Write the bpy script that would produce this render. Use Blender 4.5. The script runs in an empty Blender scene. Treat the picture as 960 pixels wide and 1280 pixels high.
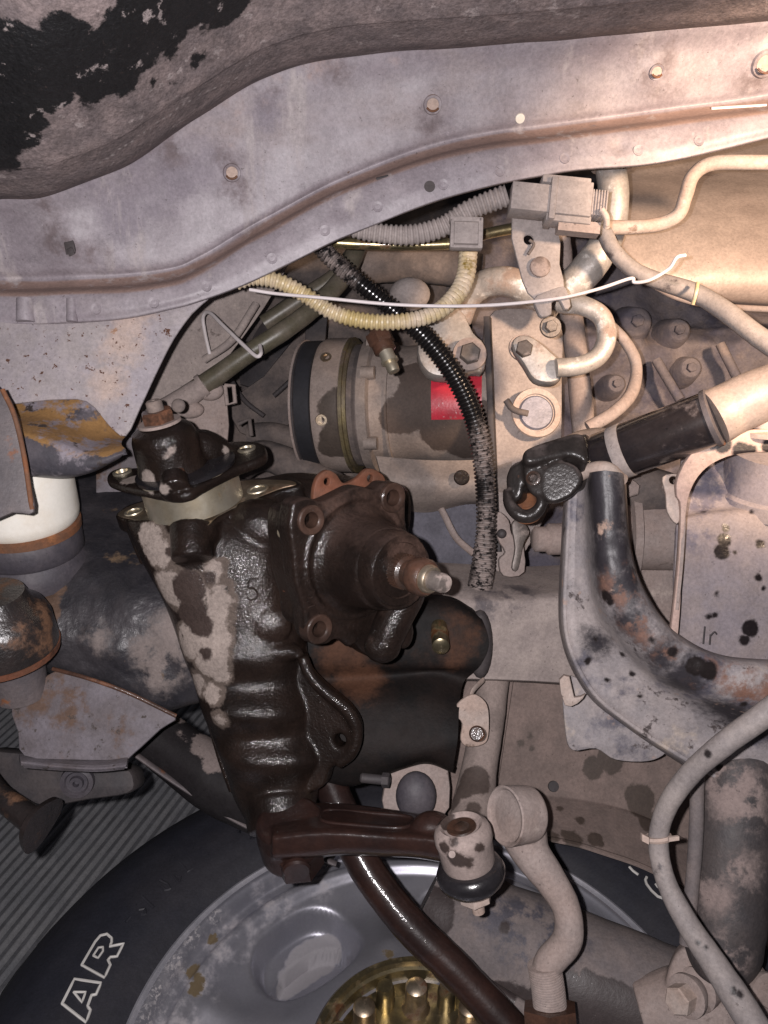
import bpy, bmesh, math, random
import numpy as np
from mathutils import Vector, Matrix, noise as mnoise
random.seed(7)
F = 1032.0
scene = bpy.context.scene
# ---------------------------------------------------------------- camera
PITCH = math.radians(25)
CAMZ = 0.86
cd = bpy.data.cameras.new('camera'); cam = bpy.data.objects.new('camera', cd)
scene.collection.objects.link(cam); scene.camera = cam
cam.location = (0, 0, CAMZ); cam.rotation_euler = (math.pi/2 - PITCH, 0, 0)
cd.sensor_fit = 'VERTICAL'; cd.sensor_height = 36; cd.lens = 36*F/1280
cd.clip_start = 0.01; cd.clip_end = 100
CW = Matrix.Translation((0, 0, CAMZ)) @ Matrix.Rotation(math.pi/2 - PITCH, 4, 'X')
# ---------------------------------------------------------------- light
w = bpy.data.worlds.new('World'); scene.world = w; w.use_nodes = True
w.node_tree.nodes['Background'].inputs[0].default_value = (0.5, 0.48, 0.55, 1)
w.node_tree.nodes['Background'].inputs[1].default_value = 0.07
def lamp(name, kind, p, energy, color, size, aim=None, spot=None):
    l = bpy.data.lights.new(name, kind); o = bpy.data.objects.new(name, l)
    scene.collection.objects.link(o)
    l.energy = energy; l.color = color; l.shadow_soft_size = size
    o.location = CW @ Vector(p)
    if aim is not None:
        d = (CW @ Vector(aim)) - o.location
        o.rotation_euler = d.to_track_quat('-Z', 'Y').to_euler()
    if spot: l.spot_size = math.radians(spot); l.spot_blend = 0.5
    return o
lamp('phone_flash', 'POINT', (-0.017, 0.006, 0.0), 15.5, (1.0, 0.945, 0.96), 0.003)
lamp('work_lamp', 'SPOT', (0.37, 0.16, -0.20), 22, (1.0, 0.72, 0.50), 0.025, aim=(0.30, 0.19, -0.70), spot=66)
scene.view_settings.view_transform = 'Standard'; scene.view_settings.look = 'None'
scene.view_settings.exposure = 0.0; scene.view_settings.gamma = 1
scene.render.engine = 'CYCLES'

# ---------------------------------------------------------------- helpers
V = Vector
def P(px, py, d): return V(((px-480)/F*d, (640-py)/F*d, -d))
def S(px, d): return px*d/F                     # a length in pixels at depth d -> metres
def smooth_path(pts, n=8, closed=False):
    pts = [V(p) for p in pts]; out = []; m = len(pts)
    if m < 3 and not closed: return pts
    for i in range(m if closed else m-1):
        if closed: a, b, c, d = pts[i-1], pts[i], pts[(i+1) % m], pts[(i+2) % m]
        else:
            b, c = pts[i], pts[i+1]
            a = pts[i-1] if i else b*2-c
            d = pts[i+2] if i+2 < m else c*2-b
        for k in range(n):
            t = k/n
            out.append(0.5*((2*b)+(c-a)*t+(2*a-5*b+4*c-d)*t*t+(3*b-a-3*c+d)*t**3))
    if not closed: out.append(pts[-1])
    return out
def basis(ax, up=None):
    ax = V(ax).normalized()
    up = V(up) if up is not None else (V((0, 1, 0)) if abs(ax.y) < .9 else V((1, 0, 0)))
    u = up.cross(ax).normalized(); v = ax.cross(u)
    return u, v, ax
class MB:
    """collects shapes in the camera-aligned frame (metres)"""
    def __init__(s): s.v = []; s.f = []
    def add(s, vs, fs):
        o = len(s.v); s.v += [V(x) for x in vs]; s.f += [tuple(i+o for i in f) for f in fs]; return s
    def lathe(s, prof, o, ax, n=40, cap=True, up=None, wob=0):
        """prof: (h, r) along the axis"""
        u, v, a = basis(ax, up); o = V(o); vs = []; fs = []
        for h, r in prof:
            for k in range(n):
                t = 2*math.pi*k/n
                rr = r*(1+wob*math.sin(3*t+h*90))
                vs.append(o+a*h+u*(math.cos(t)*rr)+v*(math.sin(t)*rr))
        m = len(prof)
        for i in range(m-1):
            for k in range(n):
                k2 = (k+1) % n
                fs.append((i*n+k, i*n+k2, (i+1)*n+k2, (i+1)*n+k))
        if cap:
            fs.append(tuple(range(n))[::-1]); fs.append(tuple((m-1)*n+k for k in range(n)))
        return s.add(vs, fs)
    def cyl(s, a, b, r0, r1=None, n=28, bev=0.0012):
        a, b = V(a), V(b); r1 = r0 if r1 is None else r1; L = (b-a).length
        bev = min(bev, L/3, r0/3 if r0 else 1, r1/3)
        return s.lathe([(0, r0-bev), (bev, r0), (L-bev, r1), (L, r1-bev)], a, b-a, n)
    def hexa(s, o, ax, r, h, rot=0.3, n=6):
        u, v, a = basis(ax); o = V(o); vs = []; b = min(h*.2, r*.12)
        for hh, rr in ((0, r), (h-b, r), (h, r-b)):
            for k in range(n):
                t = 2*math.pi*k/n+rot; vs.append(o+a*hh+u*math.cos(t)*rr+v*math.sin(t)*rr)
        fs = [tuple(range(n))[::-1], tuple(2*n+k for k in range(n))]
        for i in range(2):
            for k in range(n):
                k2 = (k+1) % n; fs.append((i*n+k, i*n+k2, (i+1)*n+k2, (i+1)*n+k))
        return s.add(vs, fs)
    def tube(s, pts, r, n=14, sub=8, smooth=True, ribs=None, flat=None, cap=True):
        """pts: points; r: metres or list per point; ribs=(pitch, depth): corrugation"""
        m = len(pts); rad = r if isinstance(r, (list, tuple)) else [r]*m
        if smooth:
            pv = smooth_path(pts, sub)
            rv = []
            for i in range(len(pv)):
                t = i/sub; j = min(int(t), m-2) if m > 1 else 0; q = min(t-j, 1)
                rv.append(rad[j]*(1-q)+rad[j+1]*q)
            if m < 3: pv = [V(p) for p in pts]; rv = rad
        else: pv = [V(p) for p in pts]; rv = list(rad)
        if ribs:
            pitch, dep = ribs
            cum = [0]
            for i in range(1, len(pv)): cum.append(cum[-1]+(pv[i]-pv[i-1]).length)
            L = cum[-1]; k = max(2, int(L/pitch)); nn = k*6; npv = []; nrv = []; j = 0
            for i in range(nn+1):
                x = L*i/nn
                while j < len(pv)-2 and cum[j+1] < x: j += 1
                q = (x-cum[j])/max(cum[j+1]-cum[j], 1e-9)
                npv.append(pv[j].lerp(pv[j+1], q))
                ph = (i % 6)
                nrv.append((rv[j]*(1-q)+rv[j+1]*q)-(0, 0, 0, dep*.7, dep, dep*.7)[ph])
            pv, rv = npv, nrv
        else: rv = [x*(1+.05*mnoise.noise(p*45)+.03*mnoise.noise(p*160)) for p, x in zip(pv, rv)]
        vs = []; fs = []; T = (pv[1]-pv[0]).normalized(); u, v, _ = basis(T)
        for i, p in enumerate(pv):
            a = pv[max(i-1, 0)]; b = pv[min(i+1, len(pv)-1)]
            t = (b-a).normalized() if (b-a).length > 1e-9 else T
            u = (u-t*u.dot(t)).normalized(); v = t.cross(u)
            for k in range(n):
                th = 2*math.pi*k/n
                vs.append(p+u*math.cos(th)*rv[i]*(flat or 1)+v*math.sin(th)*rv[i])
        m = len(pv)
        for i in range(m-1):
            for k in range(n):
                k2 = (k+1) % n; fs.append((i*n+k, i*n+k2, (i+1)*n+k2, (i+1)*n+k))
        if cap: fs.append(tuple(range(n))[::-1]); fs.append(tuple((m-1)*n+k for k in range(n)))
        return s.add(vs, fs)
    def box(s, o, u, v, w):
        """corner-less box: centre o, half vectors u, v, w"""
        o, u, v, w = V(o), V(u), V(v), V(w)
        if u.cross(v).dot(w) < 0: w = -w
        vs = [o+u*a+v*b+w*c for c in (-1, 1) for b in (-1, 1) for a in (-1, 1)]
        return s.add(vs, [(0, 2, 3, 1), (4, 5, 7, 6), (0, 1, 5, 4), (2, 6, 7, 3), (0, 4, 6, 2), (1, 3, 7, 5)])
    def sphere(s, o, r, sc=(1, 1, 1), n=20):
        o = V(o); vs = []; fs = []; m = n//2
        for i in range(m+1):
            ph = math.pi*i/m
            for k in range(n):
                t = 2*math.pi*k/n
                vs.append(o+V((r*sc[0]*math.sin(ph)*math.cos(t), r*sc[1]*math.cos(ph), -r*sc[2]*math.sin(ph)*math.sin(t))))
        for i in range(m):
            for k in range(n):
                k2 = (k+1) % n; fs.append((i*n+k, (i+1)*n+k, (i+1)*n+k2, i*n+k2))
        return s.add(vs, fs)
    def plate(s, outline, pd, th, normal=(0, 0, 1), holes=(), bev=0.0012, smooth=4, drop=0):
        """outline px points on the plane through P(pd) with the normal; th metres back from that plane; holes (px,py,rpx)"""
        o = P(*pd); n = V(normal).normalized(); u, v, n = basis(n, (0, 1, 0))
        def hit(px, py):
            d = V(((px-480)/F, (640-py)/F, -1)); return d*(o.dot(n)/d.dot(n))
        def uv(p): q = p-o; return V((q.dot(u), q.dot(v), 0))
        cu = bpy.data.curves.new('c', 'CURVE'); cu.dimensions = '2D'; cu.fill_mode = 'BOTH'
        def spl(pts):
            sp = cu.splines.new('POLY'); sp.points.add(len(pts)-1)
            for q, p in zip(sp.points, pts): q.co = (p.x, p.y, 0, 1)
            sp.use_cyclic_u = True
        pts = [uv(hit(*p)) for p in outline]
        if smooth: pts = smooth_path(pts, smooth, True)
        spl(pts)
        for hx, hy, hr in holes:
            c = hit(hx, hy); cc = uv(c); R = S(hr, -c.z)
            spl([cc+V((math.cos(t*math.pi/10)*R, math.sin(t*math.pi/10)*R, 0)) for t in range(20)])
        cu.extrude = max(th/2-bev, 0.0001); cu.bevel_depth = bev; cu.bevel_resolution = 1; cu.offset = -bev
        ob = bpy.data.objects.new('c', cu); me = bpy.data.meshes.new_from_object(ob)
        me2 = me
        bm = bmesh.new(); bm.from_mesh(me2); bmesh.ops.remove_doubles(bm, verts=bm.verts, dist=1e-6)
        bm.verts.ensure_lookup_table(); bm.verts.index_update()
        c0 = o-n*(th/2+drop)
        s.add([c0+u*x.co.x+v*x.co.y+n*x.co.z for x in bm.verts], [tuple(a.index for a in f.verts) for f in bm.faces])
        bm.free(); bpy.data.objects.remove(ob); bpy.data.curves.remove(cu); bpy.data.meshes.remove(me)
        return s
    def loft(s, rows, nu=40, sub=6, closed=False, caps=False, fn=None):
        """rows: list of lists of points (same count) joined smoothly both ways"""
        R = []
        for r in rows: R.append(smooth_path(r, sub, closed))
        cols = list(zip(*R)); C = [smooth_path(c, nu) for c in cols]
        m = len(C[0]); k = len(C); vs = []
        for i in range(m):
            for j in range(k):
                p = C[j][i]; vs.append(fn(p) if fn else p)
        fs = []
        for i in range(m-1):
            for j in range(k if closed else k-1):
                j2 = (j+1) % k; fs.append((i*k+j, (i+1)*k+j, (i+1)*k+j2, i*k+j2))
        if caps: fs.append(tuple(range(k))); fs.append(tuple((m-1)*k+j for j in range(k))[::-1])
        return s.add(vs, fs)
def surf(o, px, py):
    """the point and normal (camera frame) where the line of sight meets an object already built"""
    from mathutils.bvhtree import BVHTree
    mi = CW.inverted(); mw = (Matrix.Translation(o.parent.location) if o.parent else Matrix.Translation(o.location))
    t = BVHTree.FromPolygons([mi @ (mw @ v.co) for v in o.data.vertices], [tuple(p.vertices) for p in o.data.polygons])
    h = t.ray_cast(V((0, 0, 0)), P(px, py, 1).normalized())
    if h[0] is None: return P(px, py, .54), V((0, 0, 1))
    n = h[1] if h[1].z > 0 else -h[1]
    return h[0], n
def build(name, mb, mat, parent=None, bevel=0, remesh=0, smooth_it=0, solid=0, subsurf=0, disp=None, ang=40, origin=None):
    root = parent
    while root is not None and root.parent is not None: root = root.parent
    if root is not None: org = root.location.copy()
    elif origin is not None: org = CW @ V(origin)
    else:
        pts = [CW @ p for p in mb.v]
        org = V((sum(p.x for p in pts)/len(pts), sum(p.y for p in pts)/len(pts), min(p.z for p in pts)))
    me = bpy.data.meshes.new(name)
    me.from_pydata([(CW @ p)-org for p in mb.v], [], mb.f); me.update()
    bm = bmesh.new(); bm.from_mesh(me)
    bmesh.ops.recalc_face_normals(bm, faces=bm.faces) if not solid and not disp == 'keep' else None
    bm.to_mesh(me); bm.free()
    o = bpy.data.objects.new(name, me); scene.collection.objects.link(o)
    if parent is None: o.location = org
    else: o.parent = parent
    if remesh or solid or subsurf or bevel:
        if bevel: m = o.modifiers.new('b', 'BEVEL'); m.width = bevel; m.segments = 2; m.limit_method = 'ANGLE'
        if remesh:
            m = o.modifiers.new('r', 'REMESH'); m.mode = 'VOXEL'; m.voxel_size = remesh
            if smooth_it: m = o.modifiers.new('s', 'SMOOTH'); m.factor = 0.5; m.iterations = smooth_it
        if solid: m = o.modifiers.new('t', 'SOLIDIFY'); m.thickness = solid; m.offset = -1
        if subsurf: m = o.modifiers.new('u', 'SUBSURF'); m.levels = subsurf; m.render_levels = subsurf
        dg = bpy.context.evaluated_depsgraph_get()
        me2 = bpy.data.meshes.new_from_object(o.evaluated_get(dg))
        o.modifiers.clear(); o.data = me2; me2.name = name; me = me2
    me.polygons.foreach_set('use_smooth', [True]*len(me.polygons))
    if not remesh: me.set_sharp_from_angle(angle=math.radians(ang))
    me.materials.clear(); me.materials.append(mat)
    me.update()
    return o
def tag(o, label=None, cat=None, group=None, kind=None):
    if label: o['label'] = label
    if cat: o['category'] = cat
    if group: o['group'] = group
    if kind: o['kind'] = kind
    return o
def thing(name, label, cat, at, group=None):
    o = bpy.data.objects.new(name, None); scene.collection.objects.link(o)
    o.empty_display_size = 0.02; o.location = CW @ V(at); return tag(o, label, cat, group)
def single(name, mb, mat, label, cat, group=None, **k):
    return tag(build(name, mb, mat, **k), label, cat, group)

# ---------------------------------------------------------------- materials
def C4(c): return (c[0], c[1], c[2], 1)
SPOTS = []
class NT:
    def __init__(s, name):
        s.m = bpy.data.materials.new(name); s.m.use_nodes = True; s.t = s.m.node_tree; s.t.nodes.clear()
        s.out = s.t.nodes.new('ShaderNodeOutputMaterial'); s.b = s.t.nodes.new('ShaderNodeBsdfPrincipled')
        s.t.links.new(s.b.outputs[0], s.out.inputs[0])
        s.pos = s.t.nodes.new('ShaderNodeNewGeometry').outputs['Position']
    def n(s, k, **a):
        x = s.t.nodes.new(k)
        for q, v in a.items(): setattr(x, q, v)
        return x
    def put(s, sock, v):
        if hasattr(v, 'is_output'): s.t.links.new(v, sock)
        elif isinstance(v, tuple) and len(v) == 3 and sock.type == 'RGBA': sock.default_value = C4(v)
        else: sock.default_value = v
    def math(s, op, a, b=0.0, clamp=False):
        x = s.n('ShaderNodeMath', operation=op, use_clamp=clamp); s.put(x.inputs[0], a); s.put(x.inputs[1], b); return x.outputs[0]
    def noise(s, scale, detail=4, rough=.6, vec=None, color=False, off=0, stretch=None):
        x = s.n('ShaderNodeTexNoise'); v = vec or s.pos
        if off or stretch:
            mp = s.n('ShaderNodeMapping'); s.put(mp.inputs[0], v); mp.inputs[1].default_value = (off, off*.7, -off)
            if stretch: mp.inputs[3].default_value = stretch
            v = mp.outputs[0]
        s.put(x.inputs['Vector'], v); x.inputs['Scale'].default_value = scale
        x.inputs['Detail'].default_value = detail; x.inputs['Roughness'].default_value = rough
        return x.outputs['Color' if color else 'Fac']
    def ramp(s, v, lo, hi):
        x = s.n('ShaderNodeMapRange', interpolation_type='SMOOTHSTEP'); s.put(x.inputs[0], v)
        x.inputs[1].default_value = lo; x.inputs[2].default_value = hi; return x.outputs[0]
    def warp(s, scale, amp):
        c = s.noise(scale, 8, .68, color=True)
        a = s.n('ShaderNodeVectorMath', operation='SUBTRACT'); s.put(a.inputs[0], c); a.inputs[1].default_value = (.5, .5, .5)
        b = s.n('ShaderNodeVectorMath', operation='SCALE'); s.put(b.inputs[0], a.outputs[0]); b.inputs['Scale'].default_value = amp
        d = s.n('ShaderNodeVectorMath', operation='ADD'); s.put(d.inputs[0], s.pos); s.put(d.inputs[1], b.outputs[0]); return d.outputs[0]
    def mixc(s, f, a, b):
        x = s.n('ShaderNodeMix', data_type='RGBA'); s.put(x.inputs[0], f); s.put(x.inputs[6], a); s.put(x.inputs[7], b); return x.outputs[2]
    def mixf(s, f, a, b):
        x = s.n('ShaderNodeMix', data_type='FLOAT'); s.put(x.inputs[0], f); s.put(x.inputs[2], a); s.put(x.inputs[3], b); return x.outputs[0]
    def spots(s, lst, warp=(60, .012), soft=.0012):
        """union of spheres given in px,py,depth,rpx - real places on the thing"""
        v = s.warp(*warp); cur = None
        for px, py, d, r in lst:
            c = CW @ P(px, py, d)
            x = s.n('ShaderNodeVectorMath', operation='DISTANCE'); s.put(x.inputs[0], v); x.inputs[1].default_value = c
            y = s.math('SUBTRACT', x.outputs['Value'], S(r, d)); SPOTS.append((s.m.name, x, y.node, px, py, r))
            cur = y if cur is None else s.math('MINIMUM', cur, y)
        cur = s.math('ADD', cur, s.math('MULTIPLY', s.math('SUBTRACT', s.noise(230, 6, .7, off=9), .5), soft*2.2+.0012))
        return s.ramp(cur, soft, -soft)
    def up(s, lo, hi):
        g = s.n('ShaderNodeNewGeometry'); x = s.n('ShaderNodeSeparateXYZ'); s.put(x.inputs[0], g.outputs['Normal'])
        return s.ramp(x.outputs[2], lo, hi)
def grime(name, base, var=None, rough=.7, metal=0, layers=(), bump=.15, bscale=500, coat=0, vscale=35, fine=.22, bdist=.001, spec=.5, blow=1.0, crough=.09):
    """layers: (color, roughness, metallic, mask) ; mask = ('n',scale,lo,hi[,off]) | ('s',spots[,warp]) | ('up',lo,hi) | ('upn',lo,hi,scale)"""
    t = NT(name); var = var or tuple(c*.72 for c in base)
    col = t.mixc(t.ramp(t.noise(vscale, 6, .62), .35, .65), base, var)
    ro = rough; me = metal; co = coat
    ro = t.mixf(t.noise(90, 3, .6, off=3), rough*.85, min(1, rough*1.15))
    for L in layers:
        c, r, m, k = L[:4]; lc = L[4] if len(L) > 4 else 0
        if k[0] == 'n': f = t.ramp(t.noise(k[1], 7, .65, off=(k[4] if len(k) > 4 else 0), stretch=(k[5] if len(k) > 5 else None)), k[2], k[3])
        elif k[0] == 's': f = t.spots(k[1], *([k[2]] if len(k) > 2 else []))
        elif k[0] == 'ns':  # spots times noise
            f = t.math('MULTIPLY', t.spots(k[1], (30, .03), .008), t.ramp(t.noise(k[2], 7, .65, off=5), k[3], k[4]))
        elif k[0] == 'up': f = t.up(k[1], k[2])
        elif k[0] == 'upn': f = t.ramp(t.math('ADD', t.up(-.3, 1), t.noise(k[3], 6, .65, off=2)), k[1], k[2])
        col = t.mixc(f, col, c); ro = t.mixf(f, ro, r); me = t.mixf(f, me, m)
        if coat or lc: co = t.mixf(f, co, lc)
    fn = t.math('ADD', t.math('MULTIPLY', t.noise(420, 5, .7, off=1), .5), t.math('ADD', t.math('MULTIPLY', t.noise(60, 6, .7, off=11), .35), t.math('MULTIPLY', t.noise(1500, 3, .6, off=12), .15)))
    fn = t.ramp(fn, .33, .67)
    if fine > .16:
        sp = t.ramp(t.noise(300, 3, .75, off=15), .665, .70); col = t.mixc(t.math('MULTIPLY', sp, .55), col, tuple(min(x, c*.4) for x, c in zip((.05, .036, .032), base)))
        sp = t.ramp(t.noise(190, 5, .8, off=17), .66, .70); col = t.mixc(t.math('MULTIPLY', sp, .35), col, tuple(min(1, c*1.6+(.03 if max(base) > .1 else .002)) for c in base))
    k = t.n('ShaderNodeMix', data_type='RGBA', blend_type='MULTIPLY'); k.inputs[0].default_value = 1
    g = t.mixf(fn, 1-fine, 1+fine); cc = t.n('ShaderNodeCombineColor')
    for i in range(3): t.put(cc.inputs[i], g)
    t.put(k.inputs[6], col); t.put(k.inputs[7], cc.outputs[0])
    t.put(t.b.inputs['Base Color'], k.outputs[2]); t.put(t.b.inputs['Roughness'], ro); t.put(t.b.inputs['Metallic'], me)
    t.b.inputs['Specular IOR Level'].default_value = spec
    if coat or any(len(L) > 4 for L in layers):
        t.put(t.b.inputs['Coat Weight'], co); t.b.inputs['Coat Roughness'].default_value = crough
    h = t.math('ADD', t.math('MULTIPLY', t.noise(bscale, 4, .6), .5), t.math('MULTIPLY', t.noise(bscale/5, 4, .6, off=4), blow))
    bp = t.n('ShaderNodeBump'); bp.inputs['Strength'].default_value = bump; bp.inputs['Distance'].default_value = bdist
    t.put(bp.inputs['Height'], h); t.put(t.b.inputs['Normal'], bp.outputs[0])
    if coat or any(len(L) > 4 for L in layers): t.put(t.b.inputs['Coat Normal'], bp.outputs[0])
    return t.m
# ---------------------------------------------------------------- palette
G = V((0, .906, .423))                                   # world up in the camera frame
DUST = (.30, .245, .225); DUSTL = (.43, .355, .315); DARKDUST = (.17, .135, .12); OIL = (.0155, .0098, .0078); BLK = (.012, .011, .013)
LILAC = (.285, .255, .275); RUST = (.20, .075, .03); ORUST = (.30, .12, .045)
oilL = lambda k, c=(.022, .014, .010), r=.28: (c, r, 0, k, .8)
M = {}
M['apron'] = grime('dusty_grey_paint_with_shade', LILAC, (.235, .205, .225), rough=.5, layers=[
    ((.285, .24, .235), .85, 0, ('n', 9, .50, .72, 0, (.5, 1, 1))), ((.25, .17, .145), .85, 0, ('up', .66, .86)),
    ((.20, .175, .20), .7, 0, ('ns', [(190, 225, .54, 45), (150, 270, .55, 35), (255, 205, .53, 30), (120, 250, .54, 24), (210, 215, .54, 40), (330, 140, .54, 24)], 30, .25, .6)),  # darker patches paint shade into the hollow and crease at the left
    ((.38, .27, .235), .9, 0, ('n', 14, .62, .78, 8)), ((.17, .15, .165), .7, 0, ('n', 26, .63, .72, 21)), ((.36, .32, .32), .7, 0, ('n', 45, .56, .70, 41, (1, 1, .12))), ((.15, .12, .125), .8, 0, ('ns', [(282, 200, .53, 16), (296, 240, .53, 20), (540, 150, .53, 20), (815, 80, .53, 26), (830, 105, .53, 20), (950, 95, .53, 26), (75, 300, .54, 24), (115, 320, .54, 18), (60, 262, .53, 14), (420, 90, .53, 14), (330, 118, .53, 14), (215, 180, .53, 22)], 60, .38, .6)),
    ((.12, .07, .045), .8, 0, ('n', 150, .70, .74, 3))], bump=.3, bscale=200, bdist=.0015)
M['liner'] = grime('undercoat', (.13, .105, .105), (.19, .15, .145), rough=.85, vscale=60, fine=.45, layers=[
    ((.008, .008, .009), .5, 0, ('s', [(10, 110, .4, 42), (15, 160, .4, 34), (60, 95, .4, 46), (5, 200, .4, 26), (110, 90, .4, 42), (200, 30, .4, 46), (80, 40, .4, 26), (20, 60, .42, 40), (60, 75, .43, 40), (100, 70, .43, 36), (140, 100, .44, 34), (60, 120, .44, 30), (30, 150, .46, 26), (8, 185, .47, 22), (170, 70, .43, 30), (115, 115, .45, 24),
        (175, 25, .42, 45), (230, 10, .42, 40), (280, 5, .42, 32), (210, 65, .44, 12), (247, 72, .45, 12), (240, 85, .45, 9), (193, 101, .46, 8), (216, 106, .46, 6), (140, 40, .42, 34)], (38, .030), .003)), ((.36, .32, .31), .8, 0, ('s', [(125+i*8, 203-i*5.6+(i % 3), .46, 1.6) for i in range(15)]+[(250+i*9, 118-i*4, .46, 1.2) for i in range(6)], (90, .002), .0004)), ((.26, .22, .215), .85, 0, ('n', 85, .60, .66, 5))],
    bump=.9, bscale=420, bdist=.0016)
M['dust'] = grime('dry_road_dust', DUST, (.29, .225, .20), rough=.88, bump=.3, bscale=350, layers=[
    ((.16, .12, .105), .6, 0, ('n', 22, .62, .68, 1)), (DUSTL, .9, 0, ('n', 40, .6, .75, 7))])
M['dustl'] = grime('pale_dust_on_metal', DUSTL, (.40, .30, .25), rough=.75, bump=.25, bscale=300, layers=[
    ((.20, .14, .11), .7, 0, ('n', 45, .64, .70, 1)), ((.55, .50, .45), .5, .3, ('n', 28, .6, .7, 4))])
M['darkdust'] = grime('sooty_dust', DARKDUST, (.09, .075, .072), rough=.85, bump=.4, bscale=300, layers=[((.24, .19, .165), .9, 0, ('n', 18, .52, .72, 6))])
M['block'] = grime('engine_dust', (.20, .165, .16), (.12, .105, .12), rough=.85, bump=.6, bscale=240, bdist=.002, vscale=20, layers=[
    ((.10, .09, .115), .8, 0, ('n', 14, .5, .64, 6)), ((.30, .23, .195), .9, 0, ('n', 11, .56, .7, 2))])
M['boltm'] = grime('dull_zinc_bolt', (.17, .145, .13), (.11, .09, .08), rough=.5, metal=.4, bump=.3, layers=[((.30, .24, .215), .9, 0, ('n', 50, .55, .66, 3))])
M['alloypipe'] = grime('oxidised_alloy_pipe', (.46, .42, .39), (.36, .32, .29), rough=.5, metal=.35, bump=.25, vscale=50, layers=[((.27, .20, .165), .9, 0, ('n', 30, .5, .66, 3)), ((.62, .58, .54), .5, .2, ('n', 75, .60, .68, 6))])
M['soot'] = grime('black_soot_and_shade', (.035, .031, .034), (.06, .05, .05), rough=.7, bump=.4, layers=[((.12, .095, .085), .9, 0, ('n', 25, .58, .72))])  # also the painted shade of holes and the backing sheet
M['oil'] = grime('oily_cast_iron', OIL, (.009, .006, .005), rough=.45, bump=.55, bscale=600, bdist=.0017, coat=.5, blow=.8, spec=.12, fine=.3, layers=[
    ((.024, .015, .012), .3, 0, ('n', 24, .5, .7, 4), .8), ((.035, .022, .018), .6, 0, ('upn', 1.15, 1.6, 40), .3), ((.060, .036, .028), .7, 0, ('ns', [(490, 635, .5, 30), (455, 628, .5, 26), (515, 685, .5, 30), (420, 630, .5, 14), (525, 740, .5, 20)], 40, .30, .6), .0)])
dry = [(277, y_, .55, 13) for y_ in range(735, 850, 12)]+[(200, 690, .57, 22), (215, 735, .57, 26), (240, 745, .57, 28), (255, 790, .56, 30), (262, 830, .57, 22), (238, 800, .57, 24), (270, 712, .54, 14), (258, 765, .54, 26), (268, 868, .57, 13), (190, 670, .57, 18),
       (275, 900, .58, 10), (282, 750, .53, 10), (250, 855, .57, 16)]
M['housing'] = grime('oily_gearbox_casting', OIL, (.009, .006, .005), rough=.45, bump=.55, bscale=600, bdist=.0017, coat=.5, blow=.8, spec=.12, fine=.3, layers=[
    ((.022, .014, .011), .34, 0, ('n', 20, .5, .7, 4), .7),
    ((.10, .078, .066), .7, 0, ('s', [(x_, y_, d_, r_+4) for x_, y_, d_, r_ in dry], (45, .016), .007), 0), ((.27, .225, .20), .85, 0, ('s', [(x_-2, y_, d_, r_-2) for x_, y_, d_, r_ in dry], (60, .018), .005), 0), ((.018, .012, .009), .4, 0, ('n', 38, .62, .68, 31), .3),
    ((.045, .032, .028), .55, 0, ('s', [(236, 735, .56, 22), (240, 765, .56, 21), (250, 780, .55, 16), (212, 690, .57, 7), (258, 818, .56, 9), (225, 700, .56, 10), (262, 720, .54, 8)], (60, .012), .002), .2)])
M['eye'] = grime('oily_bolt_eye', (.060, .034, .025), (.03, .018, .014), rough=.45, bump=.4, coat=.4, spec=.2)
M['cup'] = grime('dark_rusty_cup', (.024, .018, .017), (.015, .013, .013), rough=.35, bump=.6, coat=.4, crough=.25, layers=[((.13, .065, .035), .8, 0, ('n', 26, .52, .64, 2), 0)])
M['oilrust'] = grime('oily_rust', (.075, .035, .022), (.03, .018, .013), rough=.45, bump=.5, coat=.4, layers=[((.17, .07, .035), .7, 0, ('n', 30, .55, .7, 2), 0)])
M['copper'] = grime('copper_rust', (.17, .062, .034), (.10, .045, .026), rough=.6, bump=.3, layers=[((.08, .035, .02), .5, 0, ('n', 60, .58, .68), .4)])
M['armpaint'] = grime('wet_brown_paint', (.030, .0145, .0115), (.018, .010, .009), rough=.42, bump=.35, bscale=350, coat=.5, spec=.2, layers=[((.13, .075, .055), .7, 0, ('n', 16, .66, .74, 3))])
M['steel'] = grime('bright_machined_steel', (.66, .61, .50), (.50, .43, .31), rough=.42, metal=.85, bump=.05, fine=.08, layers=[((.12, .07, .03), .3, .4, ('n', 30, .6, .72))])
M['oldsteel'] = grime('stained_steel', (.50, .42, .32), (.34, .25, .17), rough=.38, metal=.9, bump=.15, layers=[((.14, .07, .04), .5, .2, ('n', 55, .52, .66))])
M['gold'] = grime('zinc_gold', (.42, .34, .18), (.27, .23, .15), rough=.3, metal=.9, bump=.12, layers=[((.10, .045, .02), .35, .1, ('n', 40, .52, .64), .5)])
M['rust'] = grime('flaking_rust', RUST, (.12, .06, .035), rough=.85, bump=.6, bscale=260, layers=[(ORUST, .85, 0, ('n', 45, .52, .7)), ((.09, .085, .10), .5, .1, ('n', 20, .58, .68, 2))])
M['perch'] = grime('rusty_black_bracket', (.055, .052, .062), (.09, .08, .09), rough=.42, bump=.4, bscale=300, layers=[
    ((.24, .13, .045), .85, 0, ('upn', 1.34, 1.44, 60)), ((.22, .195, .22), .6, 0, ('n', 34, .50, .60, 7)), ((.04, .03, .028), .6, 0, ('n', 70, .60, .66, 2))])
M['underbody'] = grime('oily_black_underbody', (.018, .017, .021), (.04, .036, .04), rough=.5, bump=.6, bscale=260, bdist=.002, coat=.12, crough=.25, layers=[
    ((.13, .085, .05), .9, 0, ('n', 24, .62, .7, 6)), ((.17, .14, .13), .85, 0, ('ns', [(200, 830, .56, 36), (215, 790, .56, 25), (120, 800, .56, 14)], 50, .38, .5)),
    ((.10, .06, .04), .7, .2, ('s', [(10, 760, .55, 45), (45, 770, .55, 30), (60, 740, .55, 20)], (45, .02), .006))])
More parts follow.
